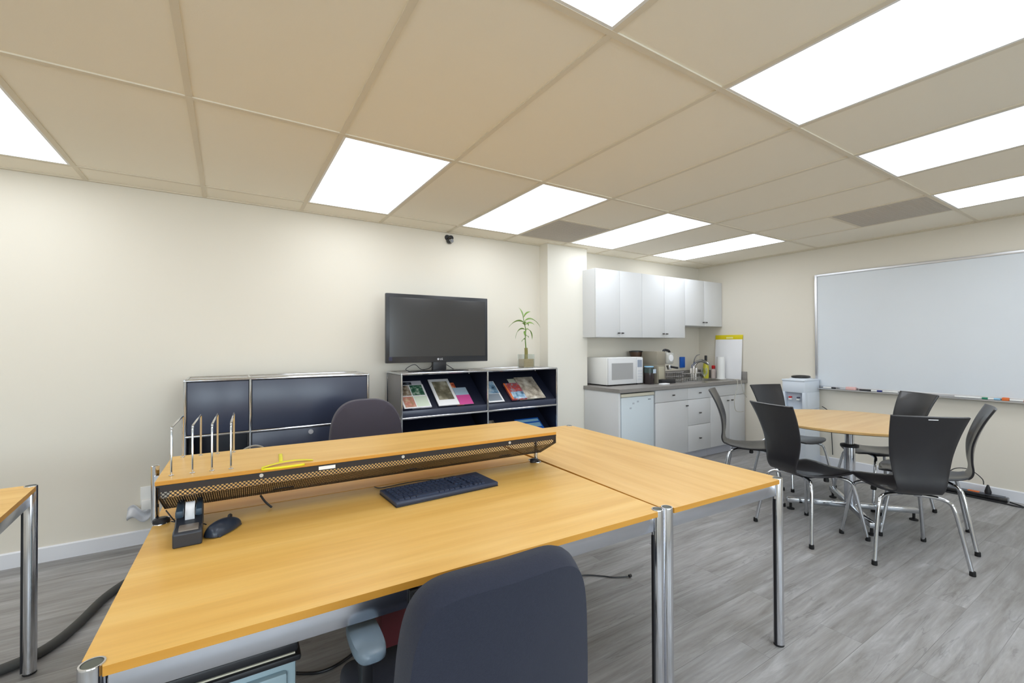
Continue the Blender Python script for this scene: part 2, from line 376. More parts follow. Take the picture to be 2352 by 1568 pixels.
# ------------------------------------------------------------------ desks (chrome tube frame, beech tops)
ZT = .71
def leg(t, x, y, zt, slot=None):
    q = MB(); q.lathe([(.019, .006), (.0205, .008), (.0205, zt-.001), (.0195, zt+.002), (.0165, zt+.002), (.0165, zt-.001)], (x, y, 0), 28, 1, 1)
    o = q.build('leg', mat('leg_chrome', (.66, .67, .71, 1), .13, metal=1), t)
    MB().lathe([(.0163, zt-.002), (.0163, zt+.0005)], (x, y, 0), 28).build('cap', CAPG, o)
    MB().lathe([(.018, 0), (.0205, .002), (.0205, .010), (.018, .011)], (x, y, 0), 24).build('foot', DKRUB, o)
    if slot:
        dx, dy = slot
        b0 = MB(); b0.box(x+dx*.0207-.005, x+dx*.0207+.005, y+dy*.0207-.005, y+dy*.0207+.005, .01, zt-.085)
        b0.build('slot', BLACKP, o)
def desk(name, label, loc, rz, w_, d_, zt, wood, legs=(1, 1, 1, 1)):
    t = thing(name, label, 'desk', loc, rz)
    # top with notched corners for the legs
    n = .036
    poly = []
    for (cx, cy, sx, sy) in ((0, 0, 1, 1), (w_, 0, -1, 1), (w_, d_, -1, -1), (0, d_, 1, -1)):
        a = [(cx, cy+sy*n), (cx+sx*n*.35, cy+sy*n*.9), (cx+sx*n*.9, cy+sy*n*.35), (cx+sx*n, cy)]
        poly += a if (sx*sy > 0) else a[::-1]
    q = MB(); q.prism(poly, 'Z', zt-.018, zt)
    o = q.build('top', [wood, BEDGE], t, smooth=False)
    for p in o.data.polygons:
        if abs(p.normal.z) < .5: p.material_index = 1
    i_ = .021
    for k, (x, y, sl) in enumerate(((.018, .018, (1, 0)), (w_-.018, .018, (-1, 0)), (w_-.018, d_-.018, (-1, 0)), (.018, d_-.018, (1, 0)))):
        if legs[k]: leg(t, x, y, zt, sl)
    for (x0, x1, y0, y1) in ((.04, w_-.04, .014, .026), (.04, w_-.04, d_-.026, d_-.014)):
        B(x0, x1, y0, y1, zt-.072, zt-.019, .002).build('apron', SATIN, t)
    for (x0, x1, y0, y1) in ((.014, .026, .04, d_-.04), (w_-.026, w_-.014, .04, d_-.04)):
        B(x0, x1, y0, y1, zt-.072, zt-.019, .002).build('apron', SATIN, t)
    return t
RA = -.029
OA = Vector((-.225, 1.075, 0))
ca, sa = math.cos(RA), math.sin(RA)
def A(x, y, z=0): return (OA.x+x*ca-y*sa, OA.y+x*sa+y*ca, z)
WA, DA = 1.507, .785
dA = desk('desk', 'large beech-topped chrome desk in front holding the keyboard and mouse', A(0, 0), RA, WA, DA, ZT, BEECH)
dB = desk('desk', 'beech-topped chrome desk behind the raised shelf, mostly hidden', A(0, DA+.008), RA, WA, DA, ZT, BEECH)
dC = desk('desk', 'bare beech-topped chrome desk standing crosswise, nearest the round table', (1.2885, 1.027, 0), -.043, .720, 1.50, ZT, BEECHY)
dL = desk('desk', 'beech-topped chrome desk cut by the left edge of the photo', (-2.17, 1.84, 0), .05, 1.50, .70, .735, BEECH)
dL.location = (-2.103, 1.757, 0)
# clamp hanging on the front apron
q = MB(); q.box(.60, .625, -.002, .012, ZT-.066, ZT-.025, .003); q.box(.605, .62, -.016, .0, ZT-.05, ZT-.030, .003)
cl = q.build('clamp', DKRUB, None); cl.location = A(0, 0); cl.rotation_euler = (0, 0, RA); tag(cl, 'small black clamp fixed to the chrome rail under the front desk', 'clamp')

# ------------------------------------------------------------------ raised shelf with cable tray between the desks
ZS = .879
sh = thing('raised_shelf', 'long beech shelf raised on posts with a perforated black cable tray', 'shelf', A(0, 0), RA)
o = B(.022, 1.502, .625, .985, ZS-.013, ZS, .0015).build('shelf_board', [BEECH, BEDGE], sh, smooth=False)
for p in o.data.polygons:
    if abs(p.normal.z) < .5: p.material_index = 1
for x in (.002, 1.492):
    zp = ZS+.012 if x < .5 else ZS-.018
    q = MB(); q.lathe([(.011, ZT+.004), (.011, zp)], (x, .782, 0), 20)
    post = q.build('post', CHROME, sh)
    MB().lathe([(.012, zp), (.012, zp+.004), (.008, zp+.006)], (x, .782, 0), 20).build('cap', CHROME, post)
    MB().lathe([(.018, ZT+.0005), (.018, ZT+.012), (.012, ZT+.018)], (x+(.018 if x < .5 else -.018), .77, 0), 24, 1.3, .9).build('clamp_foot', BLACKP, post)
    dx = .012 if x < .5 else -.012
    B(min(x, x+dx*2), max(x, x+dx*2), .765, .80, ZS-.04, ZS-.014).build('bracket', SATIN, post)
# folded perforated sheet: vertical front, sloping underside
prof = [(.628, ZS-.014), (.628, ZS-.052), (.755, ZS-.122), (.80, ZS-.126)]
cum = [0]
for a, b in zip(prof, prof[1:]): cum.append(cum[-1]+math.dist(a, b))
q = MB()
for x in (0,):
    for k in range(3):
        (y0, z0), (y1, z1) = prof[k], prof[k+1]
        v = [q.bm.verts.new(p) for p in ((.03, y0, z0), (1.502, y0, z0), (1.502, y1, z1), (.03, y1, z1))]; q.bm.faces.new(v)
uvl = q.bm.loops.layers.uv.new('UVMap')
for k, f in enumerate(q.bm.faces):
    for l in f.loops:
        y, z = l.vert.co.y, l.vert.co.z; kk = k if abs(y-prof[k][0])+abs(z-prof[k][1]) < 1e-5 else k+1
        l[uvl].uv = (l.vert.co.x, cum[kk])
tray = q.build('cable_tray', PERF, sh, smooth=False)
for x in (.03, 1.498):
    q = MB(); q.prism([(.628, ZS-.014), (.628, ZS-.052), (.755, ZS-.122), (.80, ZS-.126), (.80, ZS-.116), (.76, ZS-.112), (.645, ZS-.05), (.645, ZS-.014)], 'X', x, x+.004)
    q.build('end_plate', BLACKP, sh, smooth=False)
for x in (.300, .775, 1.25):
    MB().lathe([(.006, -.005), (.006, -.002), (.004, 0)], (x, .630, ZS-.022), 16, axis='Y').build('screw', mat('screw_grey', L(196, 194, 190), .35, metal=.3), tray)
for x, wd in ((.37, .035), (.83, .03), (1.27, .03)):
    gr = MB().lathe([(wd, 0), (wd, .002), (wd-.006, .003)], (0, 0, 0), 24, 1, .33).build('grommet', BLACKP, tray); gr.location = (x, .705, ZS-.0965); gr.rotation_euler = (math.radians(-28.8+180), 0, 0)
B(.475, .530, .6262, .6272, ZS-.030, ZS-.015).build('label', PAPERW, tray, smooth=False)
# dark lip joining tray and board
B(.024, 1.502, .626, .629, ZS-.018, ZS-.0135).build('lip', BLACKP, sh, smooth=False)

# yellow tape on the shelf edge
q = MB()
q.grid(lambda u, v: (.355+.012*v+.006*u, .69+.13*u, ZS+.0008+.004*math.sin(3*u)), 8, 2)
q.grid(lambda u, v: (.30+.16*u, .622+.02*v+.03*math.sin(u*2.2), ZS+.002+.006*math.sin(u*PI)), 12, 2)
q.grid(lambda u, v: (.30+.13*u, .621-.004*math.sin(u*3), ZS-.006+.008*v), 12, 2)
o = q.build('yellow_tape', YEL); o.location = A(0, 0); o.rotation_euler = (0, 0, RA)
md = o.modifiers.new('s', 'SOLIDIFY'); md.thickness = .0006
tag(o, 'curled strips of yellow tape stuck on the front edge of the raised shelf', 'tape')
# wire dividers
def divider():
    q = MB(); y0, y1, h_ = 0, .27, .150
    q.tube([(0, y0, 0), (0, y0, h_-.012), (0, y0+.004, h_-.003), (0, y0+.012, h_), (0, y1-.012, h_), (0, y1-.004, h_-.003), (0, y1, h_-.012), (0, y1, 0)], .0032, 10)
    for y in (y0, y1): q.lathe([(.007, 0), (.007, .0015), (.004, .002)], (0, y, 0), 16)
    return q.build('wire_divider', CHROME)
d0 = divider()
for k, (x, y, lab) in enumerate(((-.15, 1.757, 'leftmost chrome wire divider on the raised shelf, nearest its end'), (-.096, 1.756, 'second chrome wire divider from the left end of the raised shelf'),
                     (-.044, 1.752, 'third chrome wire divider from the left end of the raised shelf'), (.008, 1.745, 'rightmost of the four chrome wire dividers on the raised shelf'))):
    o = d0 if k == 0 else d0.copy()
    if k: COL.objects.link(o)
    o.location = (x, y, ZS+.0005); o.rotation_euler = (0, 0, RA-.01)
    tag(o, lab, 'divider', 'chrome wire dividers on the raised shelf')

# ------------------------------------------------------------------ keyboard, mouse, tape dispenser
kb = thing('keyboard', 'black computer keyboard lying on the front desk', 'keyboard', (.712, 1.655, ZT), .045)
q = MB(); q.box(-.215, .215, -.09, .09, .004, .018, .004)
q.build('case', DKBLUE, kb)
key = None
for r in range(6):
    y = .062-r*.025-(.004 if r else 0)
    xs = []; x = -.2
    wid = [.0185]*13 + [.0]+[.0165]*3+[0]+[.0165]*(4 if r else 0)
    if r == 5: wid = [.022]*3+[.092]+[.022]*4+[0]+[.0165]*3+[0]+[.0165]*3
    if r == 4: wid = [.028]+[.0185]*10+[.034]+[0, 0, 0]+[.0165]*1+[0, 0]+[.0165]*4
    for wd in wid:
        if wd == 0: x += .008; continue
        if x+wd > .208: break
        if key is None:
            key = MB().box(-.5, .5, -.009, .009, 0, .007).build('key', DKBLUE, kb); k_ = key
        else:
            k_ = key.copy(); COL.objects.link(k_)
        k_.location = (x+wd/2, y, .017); k_.scale = (wd-.003, 1, 1); x += wd
q = MB(); q.box(-.215, .215, -.09, .09, 0, .005, .002); q.build('base', BLACKP, kb)
o = MB().tube([(.72, 1.744, .728), (.68, 1.78, .722), (.62, 1.81, .7135), (.52, 1.80, .7135), (.50, 1.83, .7135)], .0018, 8, smooth=6).build('keyboard_cable', BLACKP)
attach(o, kb)
# mouse
ms = thing('mouse', 'black computer mouse beside the tape dispenser', 'mouse', (-.012, 1.660, ZT), -.62)
def mouse_fn(u, v):
    a = (u-.5)*PI; b = v*PI
    return (.033*math.sin(b)*0+ .033*math.cos(b)*math.cos(a)**.6, .062*math.sin(a), .004+.034*math.sin(b)*math.cos(a)**.7*(1-.18*math.sin(a)))
q = MB(); q.grid(lambda u, v: mouse_fn(max(min(u, .999), .001), v), 22, 16); q.box(-.027, .027, -.05, .05, .0, .006, .003)
q.build('body', mat('mouse_plastic', L(44, 52, 66), .28), ms, ang=60)
MB().lathe([(.007, -.003), (.008, 0), (.007, .003)], (0, .03, .034), 16, axis='X').build('wheel', BLACKP, ms)
o = MB().tube([(-.058, 1.712, .722), (-.07, 1.74, .718), (-.12, 1.79, .7135), (-.155, 1.83, .7135)], .0017, 8, smooth=6).build('mouse_cable', BLACKP)
attach(o, ms)
# tape dispenser
td = thing('tape_dispenser', 'black weighted tape dispenser with a white roll', 'tape dispenser', (-.098, 1.59, ZT), .02)
q = MB(); q.prism([(-.006, .0), (.205, 0), (.215, .02), (.205, .055), (.175, .07), (.14, .072), (.128, .05), (.06, .034), (.055, .040), (.008, .046), (-.008, .04)], 'X', -.035, .035)
q.build('body', mat('dispenser_plastic', L(50, 54, 62), .35), td, bevel=.004)
B(-.033, -.013, .07, .2, .06, .082, .005).build('cheek', mat('dispenser_cheek', L(48, 66, 82), .35), td)
B(.016, .034, .07, .2, .06, .082, .005).build('cheek', MATS['dispenser_cheek'], td)
MB().lathe([(.036, -.012), (.036, .012)], (.0015, .135, .052), 32, axis='X').build('tape_roll', PAPERW, td)
B(-.022, .026, .0, .05, .040, .047, .002).build('cutter', mat('dispenser_grey', L(120, 112, 104), .4), td)

# black cable coming down at the desk corner and lying on top
o = MB().tube([A(.04, .70, ZS-.11), A(.06, .70, .735), A(.075, .715, .7135), A(.10, .74, .7135), A(.13, .75, .7135)], .002, 8, smooth=6).build('tray_cable', BLACKP)
attach(o, sh)
o = MB().tube([A(.30, .735, ZS-.118), A(.315, .735, .735), A(.335, .73, .7135)], .0035, 8, smooth=6).build('tray_cable', BLACKP)
attach(o, sh)
o = MB().tube([(.12, 2.42, .712), (.05, 2.40, .79), (.10, 2.40, .822), (.15, 2.41, .795), (.17, 2.43, .712)], .004, 8, smooth=8).build('looped_cable', mat('grey_cable', L(150, 152, 150), .5))
tag(o, 'grey cable arching up behind the raised shelf', 'cable')

# ------------------------------------------------------------------ round table
rt_ = thing('round_table', 'round beech table on a chrome pedestal with four feet', 'table', (3.975, 1.497, 0), 0)
ZR, RR = .712, .565
q = MB(); q.lathe([(0.001, ZR-.022), (RR-.006, ZR-.022), (RR, ZR-.018)], (0, 0, 0), 96, cap=False); q.build('underside', mat('table_edge_dark', L(92, 70, 44), .5), rt_)
q = MB(); q.lathe([(RR, ZR-.018), (RR+.001, ZR-.004), (RR-.003, ZR), (0.001, ZR)], (0, 0, 0), 96, cap=False)
q.build('tabletop', BEECHR, rt_)
MB().lathe([(.028, .06), (.028, ZR-.03)], (0, 0, 0), 32).build('column', CHROME, rt_)
MB().lathe([(.035, .06), (.036, .10), (.036, .50), (.034, .51)], (0, 0, 0), 32).build('sleeve', SATIN, rt_)
MB().lathe([(.036, .505), (.058, .51), (.058, .527), (.036, .532)], (0, 0, 0), 32).build('collar', BLACKP, rt_)
B(-.14, .14, -.14, .14, ZR-.034, ZR-.022, .003).build('mounting_plate', BLACKP, rt_)
for k in range(4):
    a = math.radians(-49.5+k*90 - (3 if k % 2 else 0))
    q = MB(); q.box(.025, .42, -.020, .020, .052, .088, .004)
    o = q.build('foot', CHROME, rt_); o.rotation_euler = (0, 0, a)
    MB().lathe([(.026, 0), (.026, .008), (.009, .014), (.009, .056)], (.395, 0, 0), 20).build('glide', DKRUB, o)
for k in (0, 1):
    pass

# ------------------------------------------------------------------ shell chairs
prof_yz = [(-.335, .885), (-.292, .80), (-.258, .71), (-.236, .62), (-.228, .54), (-.228, .48), (-.212, .438), (-.175, .417), (-.10, .408), (0, .410), (.10, .422), (.17, .428), (.215, .420), (.235, .405)]
wid_s = [.180, .168, .156, .144, .131, .119, .108, .112, .142, .174, .193, .186, .150, .085]
def shell_chair(label, x, y, heading, first=[None]):
    if first[0] is None:
        t = thing('shell_chair', label, 'chair', (x, y, 0), heading-PI/2, 'black plywood shell chairs around the round table')
        P3 = catmull([Vector((w_, p[0], p[1])) for w_, p in zip(wid_s, prof_yz)], 4)
        n = len(P3)
        def fn(u, v):
            i = u*(n-1); i0_ = min(int(i), n-2); f = i-i0_; p = P3[i0_].lerp(P3[i0_+1], f); tt = 2*v-1
            dz = dy = 0
            if p.z > .45: dy = .022*tt*tt*min(1, (p.z-.45)/.2)
            if p.y > -.2 and p.z < .45: dz = .012*tt*tt - .006*abs(tt)**6
            return (p.x*tt, p.y+dy, p.z+dz)
        q = MB(); q.grid(fn, n, 15)
        o = q.build('shell', PLY, t, ang=80); md = o.modifiers.new('ply', 'SOLIDIFY'); md.thickness = .011; md.offset = 0
        md = o.modifiers.new('b', 'BEVEL'); md.width = .002; md.segments = 2; md.limit_method = 'ANGLE'
        for sx in (-1, 1):
            for sy in (-1, 1):
                q = MB(); q.tube([(.03*sx, .085*sy, .388), (.12*sx, .125*sy, .387), (.162*sx, .155*sy, .374), (.180*sx, .172*sy, .34), (.200*sx, .193*sy, .22), (.226*sx, .226*sy, .016)], .0108, 14, smooth=6)
                l_ = q.build('leg', CHROME, t)
                MB().lathe([(.0135, 0), (.0145, .003), (.0135, .026)], (.228*sx, .228*sy, 0), 16).build('foot_cap', DKRUB, l_)
        B(-.09, .09, -.11, .11, .388, .401, .004).build('mounting_plate', BLACKP, t)
        for sx in (-1, 1):
            MB().lathe([(.014, .375), (.016, .385), (.012, .405)], (.135*sx, 0, 0), 16).build('bumper', DKRUB, t)
        first[0] = t; return t
    t = copy_tree(first[0]); t.location = (x, y, 0); t.rotation_euler = (0, 0, heading-PI/2); t['label'] = label
    return t
rad = math.radians
chF = shell_chair('black plywood chair seen from behind with a small white sticker on its back', 3.50, 1.056, rad(41))
shell_chair('black plywood chair seen from behind, next to the corner of the beech desk', 3.386, 1.52, rad(-18.4))
shell_chair('black plywood chair seen from the side at the far right of the round table', 3.98, 1.07, rad(107))
shell_chair('black plywood chair facing us between the round table and the whiteboard', 4.49, 1.48, rad(145.4))
shell_chair('black plywood chair standing in front of the water cooler', 4.44, 2.13, rad(251))
shell_chair('black plywood chair in profile in front of the kitchen cabinets', 3.825, 2.16, rad(-63))
B(-.022, .022, -.348, -.346, .868, .872).build('sticker', PAPERW, chF)

# ------------------------------------------------------------------ office chairs
def panel(hw, h_, ft, bt, corner, bevel_t=.86, bw=1.0):
    """upholstered back: outline in XZ (z from 0 to h_), front at +y, flat back at -y"""
    q = MB(); N = 72
    def out(k):
        a = 2*PI*k/N; cx, cz = math.cos(a), math.sin(a); e = 2/corner
        x = math.copysign(abs(cx)**e, cx)*hw; z = math.copysign(abs(cz)**e, cz)*h_/2+h_/2
        tz = z/h_; x *= 1-.10*max(0, tz-.3)**1.3/.55 ; return x, z
    O = [out(k) for k in range(N)]
    def ring(t, y, sag=0):
        tx = 1-(1-t)*.35 if t > .9 else t*.965/.9
        return [q.bm.verts.new((x*tx, y + sag*(x*tx/hw)**2, h_/2+(z-h_/2)*t)) for x, z in O]
    spec = [(.02, bt), (.5, bt), (.80, bt), (.922, bt), (.932, bt*.92), (.975, bt*.45), (1.0, bt*.05), (1.0, ft*.35), (.975, ft*.8), (.92, ft*.97), (.5, ft), (.02, ft)]
    R_ = [ring(t, y, .028) for t, y in spec]
    for a, b in zip(R_, R_[1:]):
        for k in range(N): q.bm.faces.new((a[k], a[(k+1) % N], b[(k+1) % N], b[k]))
    q.bm.faces.new(R_[0]); q.bm.faces.new(R_[-1][::-1]); return q
def office_chair(label, x, y, rz, ztop, fab, arms=True, arm_z=.62, hw=.212, corner=5.4, ax=.195):
    t = thing('office_chair', label, 'office chair', (x, y, 0), rz)
    hb = .50
    o = panel(hw, hb, .040, -.036, corner).build('backrest', fab, t, ang=28); o.location = (0, -.20, ztop-hb); o.rotation_euler = (rad(3), 0, 0)
    q = MB(); q.box(-.23, .23, -.20, .25, .40, .475, .03, seg=4); q.build('seat', fab, t)
    B(-.035, .035, -.215, -.175, .36, ztop-.42, .006).build('back_support', BLACKP, t)
    B(-.035, .035, -.215, -.0, .35, .375, .006).build('support_bar', BLACKP, t)
    MB().lathe([(.03, .10), (.03, .26), (.02, .27), (.02, .40)], (0, 0, 0), 20).build('gas_column', BLACKP, t)
    for k in range(5):
        a = 2*PI*k/5+.3
        q = MB(); q.prism([(.02, .10), (.02, .135), (.27, .085), (.28, .06), (.26, .06)], 'Y', -.02, .02); l_ = q.build('base_leg', BLACKP, t); l_.rotation_euler = (0, 0, a)
        MB().lathe([(.02, -.02), (.027, -.016), (.027, .016), (.02, .02)], (.262, 0, .0275), 18, axis='Y').build('caster', DKRUB, l_)
    if arms:
        for sx in (-1, 1):
            pad = MB()
            N = 30
            def pp(u, v, top=1):
                a = 2*PI*v; return (.036*math.copysign(abs(math.cos(a))**.6, math.cos(a)), .085*math.copysign(abs(math.sin(a))**.6, math.sin(a)), 0)
            spec = [(.85, -.026), (1, -.016), (1.0, -.004), (.93, .004), (.7, .007), (.02, .008)]
            Rr = []
            for tt, z in spec: Rr.append([pad.bm.verts.new((Vector(pp(0, k/N))*tt)+Vector((0, 0, z))) for k in range(N)])
            for a_, b_ in zip(Rr, Rr[1:]):
                for k in range(N): pad.bm.faces.new((a_[k], a_[(k+1) % N], b_[(k+1) % N], b_[k]))
            pad.bm.faces.new(Rr[0]); pad.bm.faces.new(Rr[-1])
            pd = pad.build('armrest', ARMP, t, ang=50); pd.location = (sx*ax, .098, arm_z)
            q = MB(); q.box(-.013, .013, -.022, .022, .41-arm_z, -.02, .005); q.box(-.013 if sx > 0 else -.06, .06 if sx < 0 else .013, -.022, .022, .395-arm_z, .42-arm_z, .004)
            q.build('arm_post', BLACKP, pd)
    return t
office_chair('charcoal fabric office chair in the foreground with its back to us', .463, .965, -.03, .862, FABRIC, True, .612)
office_chair('dark grey fabric office chair behind the desks, only its back showing', .765, 2.80, PI, .935, FABRIC2, True, .60, .238, 3.0, .24)

# ------------------------------------------------------------------ under the desk
CW = .185
ct = thing('drawer_cart', 'pale blue plastic drawer cart with a black lid under the front desk', 'drawer cart', (-.030, 1.40, 0), -.02)
q = MB(); q.box(-CW, CW, -.205, .205, .525, .541, .006); q.box(-CW+.006, CW-.006, -.198, .198, .545, .568, .006); q.box(-CW+.01, CW-.01, -.19, .19, .538, .548)
q.build('lid', BLACKP, ct)
B(-CW+.013, CW-.013, -.1965, -.19, .5385, .5445).build('trim', CREAMP, ct)
q = MB(); q.box(-CW+.01, CW-.01, -.19, .19, .06, .524, .008); q.build('body', TRANSB, ct)
for k in range(3):
    d = B(-CW+.03, CW-.03, -.205, -.18, .075+k*.148, .21+k*.148, .008).build('drawer', TRANSB, ct)
    B(-.06, .06, -.215, -.20, .17+k*.148, .19+k*.148, .004).build('handle', TRANSB, d)
for sx in (-1, 1):
    for sy in (-1, 1): MB().lathe([(.02, -.01), (.025, -.008), (.025, .008), (.02, .01)], (sx*.15, sy*.15, .0255), 16, axis='Y').build('caster', DKRUB, ct)
    for sy in (-1, 1): B(sx*.15-.012, sx*.15+.012, sy*.15-.014, sy*.15+.014, .0505, .062).build('caster_mount', BLACKP, ct)
o = B(.455, .62, 1.58, 1.70, .0, .415, .01).build('red_box', REDD); tag(o, 'dark red box standing on the floor under the desks', 'box')
o = MB().tube([(.15, 2.0, .004), (.30, 1.90, .004), (.42, 1.925, .004), (.50, 2.0, .004), (.62, 2.1, .004)], .006, 8, smooth=8).build('floor_cable', BLACKP)
tag(o, 'black cable lying on the floor under the desk', 'cable')
q = MB().tube([(1.50, 1.92, .004), (1.60, 1.915, .004), (1.68, 1.895, .004), (1.755, 1.835, .004), (1.80, 1.79, .004), (1.87, 1.752, .005)], .0035, 8, smooth=8)
q.lathe([(.004, 0), (.008, .004), (.008, .018), (.004, .02)], (1.868, 1.75, .0085), 12, axis='X')
o = q.build('floor_cable', BLACKP); tag(o, 'thin black cable end lying on the floor right of the office chair', 'cable')
q = MB(); pth = catmull([Vector(p) for p in ((-.30, 3.45, 0), (-.42, 3.22, 0), (-.52, 3.02, 0), (-.575, 2.80, 0), (-.625, 2.665, 0), (-.70, 2.585, 0), (-.85, 2.54, 0), (-1.15, 2.53, 0))], 8)
q.tube([p+Vector((0, 0, .0205)) for p in pth], .020, 14)
for v in q.bm.verts: pass
o = q.build('cable_hose', GREYHOSE); tag(o, 'dark grey cable hose lying on the floor between the left desk and the big desk', 'cable hose')

# ------------------------------------------------------------------ blue sideboards of chrome tube
def tube_frame(t, xs, ys, zs, r=.0095, skip=()):
    f = MB()
    for x in xs:
        for y in ys: f.cyl((x, y, zs[0]), (x, y, zs[-1]), r, 12)
    for z in zs:
        for y in ys: f.cyl((xs[0], y, z), (xs[-1], y, z), r, 12)
        for x in xs: f.cyl((x, ys[0], z), (x, ys[1], z), r, 12)
    f.build('tube_frame', CHROME, t)
    for x in xs:
        for y in ys:
            MB().lathe([(.012, 0), (.014, .003), (.012, .012), (.006, .02), (.006, zs[0]-.009)], (x, y, 0), 14).build('foot', SATIN, t)
# sideboard 1
ZB1 = 1.072
s1 = thing('sideboard', 'dark blue chrome-framed sideboard with closed fronts left of the television', 'sideboard', (-.222, 3.37, 0), 0)
tube_frame(s1, [0, .344, 1.095], [0, .33], [.045, .385, .73, ZB1])
def pan(t, nm, m, x0, x1, y0, y1, z0, z1): return B(x0, x1, y0, y1, z0, z1, .0015).build(nm, m, t)
g_ = .010
for (x0, x1) in ((0, .344), (.344, 1.095)):
    pan(s1, 'front_panel', NAVY, x0+g_, x1-g_, -.006, .002, .73+g_, ZB1-g_)
d_ = pan(s1, 'drop_door', NAVY, .344+g_, 1.095-g_, -.006, .002, .385+g_, .73-g_)
MB().lathe([(.016, -.008), (.016, 0), (.012, .001)], (.705, -.006, .693), 24, axis='Y').build('lock', mat('lock_ring', L(190, 190, 196), .35), d_)
pan(s1, 'drop_door', NAVY, .344+g_, 1.095-g_, -.006, .002, .045+g_, .385-g_)
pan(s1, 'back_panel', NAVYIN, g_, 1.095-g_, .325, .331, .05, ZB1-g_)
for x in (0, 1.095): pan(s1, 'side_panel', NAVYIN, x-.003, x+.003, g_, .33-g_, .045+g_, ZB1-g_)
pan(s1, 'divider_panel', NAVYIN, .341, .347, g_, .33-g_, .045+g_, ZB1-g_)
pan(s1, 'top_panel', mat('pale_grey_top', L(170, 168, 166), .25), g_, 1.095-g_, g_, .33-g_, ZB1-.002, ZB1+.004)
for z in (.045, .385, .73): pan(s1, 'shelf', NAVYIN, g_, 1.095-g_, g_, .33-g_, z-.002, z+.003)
# sideboard 2 with open magazine bays
ZB2 = 1.066
X2 = [1.122-1.122, 1.878-1.122, 2.625-1.122]
s2 = thing('sideboard', 'dark blue chrome-framed open sideboard with magazine bays under the television', 'sideboard', (1.122, 3.35, 0), 0)
tube_frame(s2, X2, [0, .35], [.045, .375, .722, ZB2])
for a, b in zip(X2, X2[1:]):
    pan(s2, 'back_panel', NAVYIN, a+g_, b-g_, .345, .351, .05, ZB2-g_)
    for z in (.722, .375):
        q = MB(); q.prism([(.010, z+.012), (.016, z+.012), (.016, z+.05), (.335, z+.30), (.33, z+.306), (.010, z+.054)], 'X', a+g_, b-g_)
        q.build('display_ledge', NAVYIN, s2, smooth=False)
        pan(s2, 'ledge_lip', NAVY, a+g_, b-g_, .003, .009, z+.010, z+.058)
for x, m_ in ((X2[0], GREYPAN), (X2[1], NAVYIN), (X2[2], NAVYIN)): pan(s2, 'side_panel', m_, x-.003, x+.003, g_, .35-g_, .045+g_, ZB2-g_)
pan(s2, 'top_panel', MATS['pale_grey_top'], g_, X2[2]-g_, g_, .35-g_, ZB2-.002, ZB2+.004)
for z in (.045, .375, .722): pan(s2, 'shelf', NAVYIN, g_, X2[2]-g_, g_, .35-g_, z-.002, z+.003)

# magazines leaning on the ledges.  slope direction: (.319,.25) normalised
SL = math.atan2(.25, .319)
def magazine(name, label, cat, x, wd, ht, z, th, cover, pics=(), lift=0, rz=0, grp='magazines in the open sideboard'):
    t = thing(name, label, cat, (x, 3.35+.020-lift*math.sin(SL), z+.066+lift*math.cos(SL)), 0, grp); t.rotation_euler = (SL, 0, rz)
    B(0, wd, 0, ht, .001, .001+th, .0008).build('block' if th > .008 else 'pages', cover, t)
    for (a, b, c_, d, m_) in pics: B(a*wd, b*wd, c_*ht, d*ht, .001+th, .0018+th).build('cover_picture', m_, t, smooth=False)
    return t
P1 = picture_mat('picture_brown', [L(70, 52, 44), L(150, 132, 110), L(210, 200, 190)], 30); P2 = picture_mat('picture_green', [L(24, 60, 48), L(60, 110, 84), L(190, 205, 190)], 34)
P3_ = picture_mat('picture_floral', [L(150, 140, 90), L(200, 130, 120), L(200, 190, 150)], 36); P4 = picture_mat('picture_dark', [L(24, 26, 30), L(50, 52, 56), L(120, 130, 150)], 25)
P5 = picture_mat('picture_sepia', [L(70, 68, 56), L(120, 114, 94), L(190, 184, 164)], 12); P6 = picture_mat('picture_blue', [L(30, 60, 90), L(140, 180, 210), L(220, 225, 225)], 20)
P7 = picture_mat('picture_street', [L(90, 120, 160), L(200, 70, 50), L(150, 170, 190)], 26); P8 = picture_mat('picture_stone', [L(110, 98, 86), L(186, 176, 160), L(226, 222, 210)], 16)
PK = mat('magenta_print', L(206, 82, 150), .4); GRN = mat('pale_green_print', L(214, 226, 206), .4)
ORG = picture_mat('picture_orange', [L(150, 40, 30), L(226, 120, 80), L(240, 190, 150)], 26); SKYB = mat('sky_blue_print', L(176, 200, 220), .4)
GRB = mat('grey_blue_print', L(140, 150, 160), .4); WH = PAPERW
zt = .722
magazine('magazine', 'white magazine sheet leaning behind the four-picture magazine', 'magazine', 1.215, .16, .32, zt, .003, mat('pale_lilac_paper', L(214, 212, 222), .5), (), 0)
magazine('magazine', 'white magazine with four pictures on its cover, leftmost on the upper ledge', 'magazine', 1.150, .225, .265, zt, .005, WH,
         ((.03, .43, .52, .97, P1), (.47, .93, .52, .97, P2), (.05, .45, .04, .48, P3_), (.48, .95, .04, .48, GRN)), .0075)
magazine('magazine', 'dark magazine leaning behind the four-picture magazine', 'magazine', 1.145, .14, .305, zt, .0025, P4, (), .0042)
magazine('framed_print', 'white-framed sepia print standing on the upper left ledge', 'framed print', 1.435, .185, .315, zt, .010, WH, ((.13, .87, .20, .90, P5),), .0055)
magazine('booklet', 'small orange booklet partly behind the framed print', 'booklet', 1.60, .065, .275, zt, .003, ORG, (), .0)
magazine('magazine', 'pink and pale blue magazine at the right of the framed print', 'magazine', 1.628, .125, .205, zt, .003, SKYB, ((0, 1, 0, .55, PK),), .0035)
magazine('magazine', 'blue and white magazine beside the middle chrome upright', 'magazine', 1.90, .16, .265, zt, .005, WH, ((.0, .95, .40, .98, P6), (.08, .90, .06, .38, GRB)))
